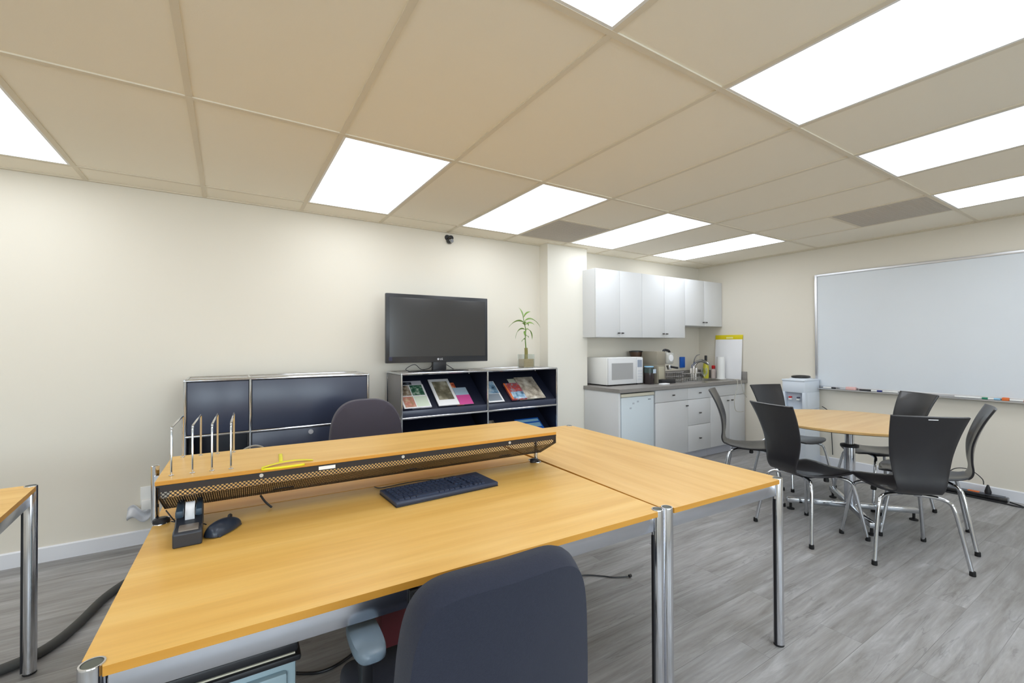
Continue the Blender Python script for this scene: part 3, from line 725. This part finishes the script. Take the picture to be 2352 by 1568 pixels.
magazine('book', 'blue and red book with an orange spine on the upper right ledge', 'book', 2.135, .16, .21, zt, .018, P7, ((.0, .10, 0, 1, ORANGE), (.14, .98, .03, .45, P6)), .0035)
magazine('magazine', 'grey stone-coloured magazine at the right end of the upper ledge', 'magazine', 2.295, .21, .29, zt, .010, P8, ((.05, .95, .06, .42, P8),), .0045)
magazine('magazine', 'pale magazine leaning behind the book with the orange spine', 'magazine', 2.22, .16, .285, zt, .003, mat('pale_sage_paper', L(196, 202, 184), .5), (), .0)
magazine('magazine', 'beige and blue magazine on the lower right ledge', 'magazine', 1.90, .155, .25, .375, .004, P8, ((.03, .97, .3, .72, SKYB),))
magazine('magazine', 'bright blue magazine at the right of the lower ledge', 'magazine', 2.27, .27, .225, .375, .008, BLUE, ((.3, .95, .5, .72, LBLUE), (.05, .95, .80, .93, LBLUE)))
magazine('leaflet', 'lilac leaflet on the lower left ledge beside the office chair', 'leaflet', 1.25, .09, .20, .375, .002, mat('lilac_paper', L(190, 184, 212), .5), ())

# ------------------------------------------------------------------ television
tv = thing('television', 'black flat television standing on the open blue sideboard', 'television', (1.505, 3.52, ZB2+.0045), -.02)
hw, z0, z1 = .455, .075, .633
q = MB(); q.box(-hw, hw, -.018, .018, z0, z1, .006); q.box(-hw*.7, hw*.7, .012, .05, z0+.06, z1-.08, .01); q.build('housing', BEZEL, tv)
B(-hw+.028, hw-.028, -.0195, -.017, z0+.05, z1-.03).build('screen', SCREEN, tv, smooth=False)
def text(body, size, name, m, parent, loc, rot, ext=.0006):
    cu = bpy.data.curves.new(name, 'FONT'); cu.body = body; cu.size = size; cu.extrude = ext; cu.align_x = 'CENTER'; cu.align_y = 'CENTER'
    o = bpy.data.objects.new(name+'_curve', cu); COL.objects.link(o)
    dg = bpy.context.evaluated_depsgraph_get(); me = bpy.data.meshes.new_from_object(o.evaluated_get(dg)); bpy.data.objects.remove(o)
    me.materials.clear(); me.materials.append(m); r = bpy.data.objects.new(name, me); COL.objects.link(r); r.parent = parent; r.location = loc; r.rotation_euler = rot
    return r
text('LG', .022, 'lettering', PAPERW, tv, (.012, -.0195, z0+.026), (PI/2, 0, 0))
MB().lathe([(.009, -.0015), (.009, .0)], (-.016, -.018, z0+.026), 20, axis='Y').build('emblem', mat('silver_emblem', L(190, 190, 196), .4), tv)
B(-hw+.022, -hw+.050, -.0192, -.018, z0+.018, z0+.05).build('sticker', mat('dark_sticker', L(34, 34, 62), .4), tv, smooth=False)
MB().lathe([(.27, 0), (.27, .006), (.25, .011)], (0, 0, 0), 48, 1, .40).build('stand_base', BLACKG, tv)
q = MB(); q.box(-.06, .06, -.015, .03, .008, z0+.02, .006); q.build('stand_neck', BLACKP, tv)
o = MB().tube([(1.25, 3.50, ZB2+.008), (1.20, 3.48, ZB2+.03), (1.28, 3.50, ZB2+.065), (1.36, 3.55, ZB2+.02), (1.44, 3.57, ZB2+.03), (1.47, 3.58, ZB2+.07)], .0028, 8, smooth=8).build('television_cable', BLACKP)
attach(o, tv)
o = MB().tube([(1.52, 3.60, ZB2+.09), (1.60, 3.57, ZB2+.05), (1.66, 3.55, ZB2+.012), (1.74, 3.55, ZB2+.010)], .0028, 8, smooth=8).build('television_cable', BLACKP)
attach(o, tv)

# ------------------------------------------------------------------ bamboo plant in glass
pl = thing('potted_plant', 'green lucky bamboo in a square glass vase on the sideboard', 'plant', (2.378, 3.50, ZB2+.0045), .0)
q = MB(); q.box(-.062, .062, -.052, .052, 0, .006); 
for a in ((-.062, -.058, -.052, .052), (.058, .062, -.052, .052), (-.058, .058, -.052, -.048), (-.058, .058, .048, .052)): q.box(a[0], a[1], a[2], a[3], .006, .13)
q.build('glass_vase', GLASS, pl, smooth=False)
B(-.056, .056, -.046, .046, .0065, .085, .004).build('pebbles', PEBBLE, pl)
MB().tube([(.0, 0, .06), (.002, 0, .15), (0, 0, .19)], [.017, .015], 12).build('cane', STEM, pl)
MB().tube([(0, 0, .18), (-.008, 0, .27), (-.004, .0, .36), (-.02, .0, .43), (-.035, 0, .50)], [.006, .003], 8, smooth=5).build('stem', mat('stem_green', L(110, 140, 70), .5), pl)
def leaf(p, yaw_, pitch_, ln, wd=.016, droop=.5):
    q = MB()
    def fn(u, v):
        wv = wd*math.sin(min(1, u*1.02)*PI)**.8*(2*v-1); d = u*ln
        lx = d*math.cos(pitch_-droop*u); lz = d*math.sin(pitch_-droop*u)
        return (p[0]+lx*math.cos(yaw_)-wv*math.sin(yaw_), p[1]+lx*math.sin(yaw_)+wv*math.cos(yaw_)*.8, p[2]+lz+wv*wv*3+abs(wv)*.4+wv*.5)
    q.grid(fn, 10, 5); o = q.build('leaf', LEAF, pl, ang=80); md = o.modifiers.new('s', 'SOLIDIFY'); md.thickness = .0008
for (p, ya, pi_, ln, dr) in (((-.02, 0, .43), PI+.2, .35, .21, .6), ((-.02, 0, .44), .1, .65, .21, .9), ((-.03, 0, .48), PI*.6, 1.35, .11, .3), ((-.006, 0, .36), PI-.2, .6, .13, 1.3), ((-.006, 0, .36), .2, .5, .13, 1.3),
                         ((-.01, 0, .40), PI+.6, 1.0, .08, .8), ((-.01, 0, .40), -.5, 1.0, .09, .9), ((-.008, 0, .27), PI+.1, .3, .05, .8), ((-.004, 0, .35), PI+.8, .2, .07, .9), ((-.012, 0, .42), .6, .6, .10, .8),
                         ((-.03, 0, .47), -.2, 1.2, .10, .5), ((-.012, 0, .30), .4, .5, .07, .7)):
    leaf(p, ya, pi_, ln, .0145, dr)

# ------------------------------------------------------------------ security camera
sc_ = thing('security_camera', 'small black camera mounted on the back wall just under the ceiling', 'camera', (1.712, YW, 2.275), 0)
MB().lathe([(.022, -.012), (.026, 0)], (-.018, 0, 0), 20, axis='Y').build('bracket', BLACKP, sc_)
MB().lathe([(.022, -.012), (.026, 0)], (.018, 0, 0), 20, axis='Y').build('bracket', BLACKP, sc_)
MB().lathe([(.005, -.045), (.02, -.042), (.028, -.03), (.032, -.01), (.028, .0)], (0, 0, -.028), 24, axis='Y').build('body', BLACKG, sc_)
MB().lathe([(.018, -.05), (.018, -.044), (.013, -.043)], (.006, 0, -.036), 24, axis='Y').build('lens_ring', mat('ring_grey', L(150, 150, 146), .4), sc_)
MB().lathe([(.011, -.053), (.012, -.048)], (.006, 0, -.036), 20, axis='Y').build('lens', BLACKG, sc_)

# wall outlet with white adapters
ol = thing('wall_outlet', 'white wall outlet with plugged-in adapters low on the back wall', 'outlet', (-.445, YW, .31), 0)
B(-.037, .037, -.006, 0, -.058, .058, .002).build('plate', WHITEM, ol)
B(-.028, .03, -.05, -.006, -.085, -.02, .008).build('adapter', WHITEM, ol)
q = MB(); q.grid(lambda u, v: (-.10+.13*u, -.03-.02*math.sin(5*v+u*4), -.14+.075*v+.02*math.sin(u*7)), 10, 8)
o = q.build('plastic_wrap', mat('clear_wrap', L(214, 216, 222), .25), ol, ang=80); md = o.modifiers.new('s', 'SOLIDIFY'); md.thickness = .002

# ------------------------------------------------------------------ kitchen
YC = 3.13; ZCT = .852
KX0 = 3.272
def knob(parent, x, y, z):
    q = MB(); q.box(x-.018, x+.018, y-.020, y-.012, z-.007, z+.007, .003); q.cyl((x, y-.014, z), (x, y, z), .005, 10)
    return q.build('handle', mat('dark_nickel', L(96, 94, 94), .3, metal=.8), parent)
def base_cab(label, x0, x1, fronts, pan_=True):
    t = thing('base_cabinet', label, 'cabinet', (x0, YC, 0), 0, 'white base cabinets of the kitchenette'); w_ = x1-x0
    q = MB(); dd_ = YW-YC-.002
    q.box(.001, .017, .019, dd_, .10, .815); q.box(w_-.017, w_-.001, .019, dd_, .10, .815); q.box(.017, w_-.017, .019, dd_, .10, .116); q.box(.017, w_-.017, dd_-.01, dd_, .116, .815); q.box(.017, w_-.017, .0185, .035, .78, .815)
    q.build('carcass', WHITEG, t, smooth=False)
    B(.001, w_-.001, .05, .065, .0, .10).build('toe_kick', mat('toe_kick_grey', L(196, 198, 208), .5), t)
    for (nm, a, b, z0_, z1_, hs) in fronts:
        d = B(a+.0018, b-.0018, 0, .018, z0_+.0018, z1_-.0018, .002).build(nm, WHITEG, t)
        for (hx, hz) in hs: knob(d, hx, 0, hz)
    return t
B3 = lambda a, b: None
w1, w2, w3 = 4.283-3.748, 4.69-4.283, 5.395-4.69
base_cab('white base cabinet with one drawer over one door, next to the small fridge', 3.748, 4.283, [('drawer', 0, w1, .678, .81, [(w1*.52, .746)]), ('door', 0, w1, .10, .678, [(w1-.03, .617)])])
base_cab('white base cabinet with three stacked drawers in the middle of the kitchenette', 4.283, 4.69, [('drawer', 0, w2, .678, .81, [(w2*.5, .746)]), ('drawer', 0, w2, .39, .678, [(w2*.5, .521)]), ('drawer', 0, w2, .10, .39, [(w2*.5, .238)])])
base_cab('white two-door base cabinet under the sink against the right wall', 4.69, 5.395, [('false_front', 0, w3, .678, .81, []), ('door', 0, w3/2+.02, .10, .678, [(w3/2-.022, .622)]), ('door', w3/2+.02, w3, .10, .678, [(w3/2+.066, .622)])])
o = B(3.215, 3.240, YC, PY-.004, 0, .815, .001).build('end_panel', WHITEG); tag(o, 'white gable panel closing the left end of the kitchen counter', 'panel')
# fridge
fr = thing('mini_fridge', 'small white fridge under the left end of the kitchen counter', 'fridge', (3.252, YC, 0), 0); wf = .478
B(.0, wf, .045, .56, .03, .80, .006).build('body', FRIDGEM, fr)
B(.002, wf-.002, .0, .040, .05, .765, .008).build('door', FRIDGEM, fr)
B(.0, wf, -.004, .05, .768, .800, .006).build('top_trim', CREAMP, fr)
for sx in (.04, wf-.04):
    for sy in (.08, .5): MB().lathe([(.015, 0), (.015, .03)], (sx, sy, 0), 12).build('foot', DKRUB, fr)
B(.385, .425, -.0010, .0005, .724, .733, .0004).build('badge', mat('badge_grey', L(120, 128, 134), .4), fr)
for (x, z) in ((.17, .70), (.235, .715), (.13, .655)): B(x-.014, x+.014, -.0008, 0, z-.008, z+.008).build('sticker', mat('faint_grey', L(186, 194, 202), .5), fr, smooth=False)
# dark recess frame around the fridge is just the shadow gap
# countertop with splashes
ctp = thing('countertop', 'grey speckled kitchen countertop with low backsplash', 'countertop', (0, 0, 0), 0)
SX0, SX1, SY0, SY1 = 4.76, 5.13, 3.22, 3.57
q = MB()
for (a, b, c_, d) in ((3.205, 3.266, 3.10, PY-.002), (3.266, SX0, 3.10, YW-.003), (SX1, XR-.002, 3.10, YW-.003), (SX0, SX1, 3.10, SY0), (SX0, SX1, SY1, YW-.003)):
    q.box(a, b, c_, d, ZCT-.036, ZCT)
q.build('slab', COUNTER, ctp, smooth=False)
B(3.268, XR-.003, YW-.022, YW-.003, ZCT+.0005, ZCT+.10, .002).build('backsplash', COUNTER, ctp)
B(XR-.022, XR-.003, 3.10, YW-.024, ZCT+.0005, ZCT+.10, .002).build('side_splash', COUNTER, ctp)
sk = thing('sink', 'stainless steel kitchen sink set into the counter', 'sink', (0, 0, 0), 0)
q = MB()
for (a, b, c_, d, e, f_) in ((SX0, SX1, SY0, SY0+.012, ZCT-.14, ZCT+.003), (SX0, SX1, SY1-.012, SY1, ZCT-.14, ZCT+.003), (SX0, SX0+.012, SY0, SY1, ZCT-.14, ZCT+.003), (SX1-.012, SX1, SY0, SY1, ZCT-.14, ZCT+.003), (SX0, SX1, SY0, SY1, ZCT-.15, ZCT-.14)):
    q.box(a, b, c_, d, e, f_)
q.build('basin', STEEL, sk, smooth=False)
q = MB()
for (a, b, c_, d) in ((SX0-.018, SX1+.018, SY0-.018, SY0), (SX0-.018, SX1+.018, SY1, SY1+.05), (SX0-.018, SX0, SY0, SY1), (SX1, SX1+.018, SY0, SY1)): q.box(a, b, c_, d, ZCT+.0005, ZCT+.004)
q.build('rim', STEEL, sk, smooth=False)
# faucet
fc = thing('faucet', 'curved chrome kitchen faucet with a raised lever over the sink', 'faucet', (5.10, 3.64, ZCT+.0045), 0)
MB().lathe([(.03, 0), (.028, .01), (.024, .02), (.024, .16), (.018, .175)], (0, 0, 0), 24).build('body', CHROME, fc)
MB().tube([(0, 0, .15), (0, -.05, .205), (.0, -.12, .225), (.0, -.18, .205), (.0, -.215, .185)], [.021, .017], 14, smooth=6).build('spout', CHROME, fc)
MB().tube([(0, 0, .17), (-.01, -.02, .24), (-.02, -.06, .29), (-.03, -.11, .305)], [.008, .006], 10, smooth=6).build('lever', CHROME, fc)
# upper cabinets
YU = 3.427
def upper(label, x0, x1, z0_, z1_=2.083):
    t = thing('wall_cabinet', label, 'cabinet', (x0, YU, z0_), 0, 'white wall cabinets of the kitchenette'); w_ = x1-x0; h_ = z1_-z0_
    B(.0008, w_-.0008, .019, YW-YU-.002, 0, h_, .001).build('carcass', WHITEG, t)
    m_ = w_/2
    for (a, b, hx) in ((0, m_, m_-.028), (m_, w_, m_+.028)):
        d = B(a+.0015, b-.0015, 0, .018, .0015, h_-.0015, .002).build('door', WHITEG, t); knob(d, hx, 0, .045)
upper('white two-door wall cabinet above the microwave, nearest the column', 3.200, 3.893, 1.367)
upper('white two-door wall cabinet above the coffee machine, middle of the three', 3.893, 4.645, 1.367)
upper('shorter white two-door wall cabinet above the sink', 4.645, 5.398, 1.517)
# trim the first cabinet: it stands clear of the column
# microwave
mw = thing('microwave', 'white microwave oven at the left end of the kitchen counter', 'microwave', (3.345, 3.40, ZCT), 0); wm, hm = .53, .30
q = MB(); q.box(0, wm, .02, .36, .012, hm, .006); q.build('body', WHITEM, mw)
dd = B(.004, wm*.80, 0, .022, .014, hm-.004, .006).build('door', WHITEG, mw)
B(.05, wm*.70, -.0015, .002, .065, hm-.06, .001).build('window', mat('microwave_window', L(168, 168, 168), .3), dd, smooth=False)
cpn = B(wm*.805, wm-.003, 0, .022, .014, hm-.004, .004).build('control_panel', WHITEG, mw)
B(wm*.83, wm-.02, -.0015, .001, hm-.11, hm-.03).build('display', mat('display_grey', L(150, 160, 176), .3), cpn, smooth=False)
q = MB()
for r_ in range(4):
    for c__ in range(3): q.box(wm*.84+c__*.024, wm*.84+c__*.024+.017, -.0015, .001, .05+r_*.03, .066+r_*.03)
q.build('buttons', mat('button_grey', L(206, 210, 216), .4), cpn, smooth=False)
for sx in (.04, wm-.04):
    for sy in (.05, .32): MB().lathe([(.012, 0), (.012, .014)], (sx, sy, 0), 10).build('foot', DKRUB, mw)
# grinder, espresso machine, jar
gr = thing('coffee_grinder', 'coffee grinder with a smoked brown hopper behind the microwave', 'coffee grinder', (4.05, 3.66, ZCT), 0)
B(-.06, .06, -.07, .07, 0, .22, .008).build('body', BLACKP, gr)
MB().lathe([(.045, .22), (.052, .26), (.078, .345), (.078, .35)], (0, 0, 0), 28).build('hopper', BROWN, gr)
MB().lathe([(.081, .35), (.081, .362), (.04, .368)], (0, 0, 0), 28).build('lid', BLACKP, gr)
em = thing('espresso_machine', 'grey and chrome espresso machine on the kitchen counter', 'espresso machine', (4.15, 3.355, ZCT), 0)
q = MB(); q.box(-.12, .02, -.02, .20, 0, .36, .01); q.box(-.122, .019, -.024, .203, .21, .347, .01); q.build('body', TAUPE, em)
B(.02, .13, -.05, .20, .22, .345, .015).build('head', mat('machine_light_metal', L(200, 200, 196), .35, metal=.4), em)
MB().lathe([(.038, -.004), (.038, 0)], (.075, -.05, .285), 24, axis='Y').build('gauge', PAPERW, em)
B(-.10, .13, -.07, .20, 0, .045, .006).build('drip_tray', BLACKP, em)
B(-.11, -.02, -.035, -.018, .05, .19, .004).build('panel', mat('panel_cream', L(176, 170, 150), .4), em)
MB().tube([(.03, .02, .345), (.05, .02, .375), (.12, .02, .365), (.14, .02, .345)], .014, 10, smooth=5).build('handle', BLACKP, em)
MB().tube([(.075, -.02, .20), (.075, -.03, .155)], [.03, .022], 16).build('portafilter', CHROME, em)
MB().tube([(.075, -.04, .185), (.09, -.13, .175)], .012, 10).build('portafilter_handle', BLACKP, em)
jr = thing('coffee_jar', 'dark coffee jar with a pale label beside the microwave', 'jar', (3.945, 3.38, ZCT), 0)
MB().lathe([(.05, 0), (.056, .01), (.056, .17), (.05, .185)], (0, 0, 0), 28).build('body', mat('dark_coffee', L(52, 44, 44), .25), jr)
MB().lathe([(.0575, .125), (.0575, .178)], (0, 0, 0), 28).build('label_band', TEALJ, jr)
MB().lathe([(.05, .185), (.052, .19), (.05, .198)], (0, 0, 0), 28).build('lid', LBLUE, jr)
B(.0, .045, -.0605, -.055, .12, .165).build('label_patch', mat('patch_pale', L(190, 204, 220), .4), jr, smooth=False)
o = B(3.96, 4.07, 3.20, 3.26, ZCT, ZCT+.014, .003).build('paper_stack', PAPERW); tag(o, 'small white stack of papers on the counter in front of the coffee machine', 'paper')
# sponge pack, soap, bottles, rack
o = B(4.985, 5.075, 3.745, 3.768, ZCT+.135, ZCT+.275, .006).build('sponge_pack', BLUE)
o = tag(o, 'bright blue packet hanging on the wall left of the faucet', 'packet')
rk = thing('dish_rack', 'wire dish rack holding cutlery beside the sink', 'dish rack', (4.56, 3.38, ZCT+.0005), 0)
q = MB()
for z in (.005, .05, .10):
    q.tube([(-.18, -.10, z), (.18, -.10, z), (.18, .14, z), (-.18, .14, z), (-.18, -.10, z)], .0035, 6)
for k in range(10):
    x = -.18+k*.36/9
    for y in (-.10, .14): q.cyl((x, y, .003), (x, y, .10), .003, 6)
    q.cyl((x, -.10, .005), (x, .14, .005), .002, 6)
q.build('wire_basket', CHROME, rk)
for k in range(6):
    q = MB().tube([(.02+.022*k, -.06, .012), (.055+.026*k, -.04+.01*(k % 2), .15)], [.005, .010], 8)
    o = q.build('fork', STEEL); o.location = (4.575, 3.38, ZCT+.002)
    tag(o, ('cutlery standing in the wire dish rack by the sink'), 'cutlery', 'cutlery in the dish rack')
sb = thing('soap_bottle', 'yellow dish soap bottle with a black cap behind the wine glass', 'bottle', (5.20, 3.53, ZCT+.0005), 0)
MB().lathe([(.03, 0), (.035, .01), (.035, .15), (.03, .19), (.014, .225)], (0, 0, 0), 24).build('body', YELG, sb)
MB().lathe([(.016, .225), (.016, .29), (.012, .295)], (0, 0, 0), 18).build('cap', BLACKP, sb)
wg = thing('wine_glass', 'clear wine glass on the front edge of the counter by the sink', 'glass', (4.62, 3.155, ZCT), 0)
MB().lathe([(.030, 0), (.030, .002), (.004, .006), (.0035, .065), (.012, .075), (.030, .10), (.034, .13), (.030, .165), (.0285, .165), (.032, .13), (.028, .102), (.010, .08), (.001, .078)], (0, 0, 0), 28).build('bowl', GLASS, wg)
rb = thing('red_bottle', 'small bottle with a red cap behind the sink', 'bottle', (5.315, 3.50, ZCT+.0005), 0)
MB().lathe([(.03, 0), (.03, .10), (.015, .12)], (0, 0, 0), 20).build('body', mat('frosted_bottle', L(214, 200, 196), .3), rb)
MB().lathe([(.018, .12), (.022, .13), (.022, .16), (.014, .165)], (0, 0, 0), 18).build('cap', RED, rb)
pt = thing('paper_towel_roll', 'upright white paper towel roll in front of the flip chart pad', 'paper towels', (5.275, 3.37, ZCT+.0005), 0)
MB().lathe([(.06, 0), (.06, .005)], (0, 0, 0), 24).build('holder', WHITEM, pt)
MB().lathe([(.02, .006), (.046, .006), (.046, .28), (.02, .28)], (0, 0, 0), 32).build('roll', WHITEM, pt)
# flip chart pad leaning on the right wall
fp = thing('flip_chart_pad', 'white flip chart pad with a yellow top strip leaning on the right wall', 'flip chart pad', (XR-.052, 3.33, ZCT+.001), 0); fp.rotation_euler = (0, rad(4), 0)
B(-.004, .006, -.178, .178, 0, .50, .001).build('sheets', PAPERW, fp)
hd = B(-.006, .008, -.182, .182, .50, .556, .002).build('header', mat('yellow_card', L(226, 208, 30), .45), fp)
B(-.0068, -.006, -.06, .03, .51, .53).build('grip_hole', mat('pale_yellow', L(240, 232, 150), .5), hd, smooth=False)
# white charging cables hanging over the counter end
q = MB(); q.tube([(5.20, 3.17, ZCT+.006), (5.17, 3.10, ZCT+.008), (5.165, 3.085, ZCT-.04), (5.13, 3.09, .70), (5.10, 3.09, .60), (5.13, 3.09, .50), (5.22, 3.085, .475), (5.29, 3.085, .475)], .0036, 8, smooth=8)
o = q.build('charging_cable', WCABLE); tag(o, 'long white charging cable hanging in a loop over the cabinet door', 'cable')
q = MB(); q.tube([(5.22, 3.17, ZCT+.006), (5.24, 3.10, ZCT+.008), (5.245, 3.085, ZCT-.04), (5.28, 3.09, .73), (5.34, 3.09, .66), (5.36, 3.09, .64)], .0036, 8, smooth=8)
o = q.build('charging_cable', WCABLE); tag(o, 'short white charging cable hanging at the right end of the counter', 'cable')

# ------------------------------------------------------------------ water cooler
wc = thing('water_cooler', 'white water cooler standing against the right wall', 'water cooler', (5.05, 2.293, 0), 0); dx_, dy_ = .33, .225
q = MB(); q.box(0, dx_, 0, dy_, .015, .60, .01); q.box(0.05, dx_, 0, dy_, .60, .78, .01); q.box(0, .06, 0, .028, .6, .78, .004); q.box(0, .06, dy_-.028, dy_, .6, .78, .004); q.box(0, dx_, 0, dy_, .775, .90, .012); q.build('body', COOLW, wc)
q = MB(); q.box(-.006, dx_+.004, -.004, dy_+.004, .895, .915, .008); q.lathe([(.135, .915), (.12, .925)], (dx_*.5, dy_*.5, 0), 32, 1, .78); q.build('top', COOLW, wc)
B(.046, .052, .028, dy_-.028, .60, .778).build('recess', COOLD, wc, smooth=False)
for y, m_ in ((.155, RED), (.075, mat('tap_grey', L(90, 92, 110), .4))):
    tp = B(.015, .05, y-.015, y+.015, .695, .715, .004).build('tap', WHITEM, wc); B(.012, .045, y-.012, y+.012, .715, .732, .004).build('lever', m_, tp)
MB().lathe([(.085, .926), (.105, .930), (.105, .944), (.09, .95), (.075, .945), (.07, .93)], (dx_*.5, dy_*.5, 0), 36, 1, .8).build('collar', mat('collar_black', L(40, 40, 42), .3), wc)
for sx in (.03, dx_-.03):
    for sy in (.03, dy_-.03): MB().lathe([(.015, 0), (.015, .018)], (sx, sy, 0), 10).build('foot', DKRUB, wc)
o = MB().tube([(5.37, 2.27, .62), (5.38, 2.24, .60), (5.385, 2.20, .55), (5.385, 2.19, .40), (5.385, 2.18, .12)], .004, 8, smooth=5).build('cooler_cord', BLACKP); attach(o, wc)

# ------------------------------------------------------------------ whiteboard
wb = thing('whiteboard', 'large framed whiteboard on the right wall', 'whiteboard', (XR, 0, 0), 0)
y0, y1, z0, z1 = -.15, 2.325, .832, 2.027
B(-.014, -.001, y0, y1, z0, z1).build('panel', WBOARD, wb, smooth=False)
q = MB()
for a in ((y0-.012, y0+.012, z0-.01, z1+.012), (y1-.012, y1+.012, z0-.01, z1+.012)): q.box(-.022, -.0005, a[0], a[1], a[2], a[3], .002)
for a in ((y0, y1, z0-.012, z0+.012), (y0, y1, z1-.012, z1+.012)): q.box(-.0215, -.0005, a[0], a[1], a[2], a[3], .002)
q.build('frame', ALU, wb)
q = MB(); q.prism([(-.075, .811), (-.075, .820), (-.070, .812+.006), (-.022, .812+.006), (-.022, .808), (-.07, .808)], 'Y', y0, y1)
q.build('pen_tray', ALU, wb, smooth=False)
def marker(y, capm, label, body=WHITEM, ln=.115, name='marker'):
    t = thing(name, label, 'marker', (XR-.050, y, .827), 0, 'markers on the whiteboard tray')
    MB().lathe([(.007, 0), (.0085, .003), (.0085, ln-.038)], (0, -ln/2+.038, 0), 14, axis='Y').build('barrel', body, t)
    MB().lathe([(.006, 0), (.0092, .003), (.0092, .038)], (0, -ln/2, 0), 14, axis='Y').build('cap', capm, t)
marker(2.19, BLACKP, 'black-capped marker on the whiteboard tray nearest the water cooler')
marker(1.875, BLACKP, 'black-capped marker on the whiteboard tray left of the far chair', BLACKP, .10)
marker(1.80, NAVYPL, 'blue-capped marker on the whiteboard tray')
marker(1.677, WHITEM, 'all-white marker on the tray just left of the far chair back')
marker(1.17, WHITEM, 'all-white marker on the tray left of the green-capped one', WHITEM)
marker(1.080, GREEN, 'green-capped marker on the whiteboard tray')
marker(1.010, LBLUE, 'light blue capped marker on the whiteboard tray')
marker(.845, RED, 'red-capped marker at the right end of the whiteboard tray')
o = B(XR-.066, XR-.030, 1.955, 2.04, .819, .85, .005).build('board_eraser', PINK); tag(o, 'pale pink whiteboard eraser on the tray', 'eraser')
o = B(XR-.066, XR-.030, .905, .945, .8185, .845, .005).build('board_eraser', ORANGE); o.location.y = .0; tag(o, 'orange block on the tray between light blue and red markers', 'eraser')

# ------------------------------------------------------------------ power strip on the floor
ps = thing('power_strip', 'black power strip lying on the floor along the right wall', 'power strip', (5.315, 1.10, 0), .0)
B(-.04, .04, -.19, .24, 0, .038, .008).build('housing', BLACKG, ps)
B(-.03, .03, -.17, .22, .038, .041).build('top_plate', mat('plate_grey', L(84, 88, 96), .4), ps, smooth=False)
B(-.02, .02, -.025, .045, .041, .047, .003).build('switch', ORANGE, ps)
MB().lathe([(.02, 0), (.022, .02), (.014, .05), (.006, .075)], (0, -.075, .041), 16).build('plug', BLACKP, ps)
o = MB().tube([(5.315, 1.05, .112), (5.315, 1.06, .16), (5.30, 1.13, .22), (5.29, 1.22, .21), (5.29, 1.30, .12), (5.30, 1.42, .03), (5.32, 1.62, .006), (5.34, 1.75, .006)], .0035, 8, smooth=8).build('power_cord', BLACKP)
attach(o, ps)
o = MB().tube([(5.30, .90, .012), (5.28, .84, .006), (5.25, .82, .006), (5.235, .86, .006), (5.245, .95, .006), (5.25, 1.2, .006), (5.26, 1.5, .006), (5.30, 1.8, .006)], .0055, 8, smooth=8).build('power_cord', BLACKP)
attach(o, ps)

# ------------------------------------------------------------------ world and view
wd_ = bpy.data.worlds.new('world'); SC.world = wd_; wd_.use_nodes = True
wd_.node_tree.nodes['Background'].inputs[0].default_value = (.78, .88, 1, 1); wd_.node_tree.nodes['Background'].inputs[1].default_value = 9.5
vs = SC.view_settings; vs.view_transform = 'Standard'; vs.look = 'None'; vs.gamma = 1; vs.exposure = 0.09; vs.use_curve_mapping = False
SC.cycles.max_bounces = 8; SC.cycles.diffuse_bounces = 5; SC.cycles.glossy_bounces = 4; SC.cycles.use_adaptive_sampling = True; SC.cycles.adaptive_threshold = .02; SC.cycles.transparent_max_bounces = 8
SC.cycles.use_denoising = True; SC.cycles.sample_clamp_indirect = 6; SC.cycles.caustics_reflective = False; SC.cycles.caustics_refractive = False
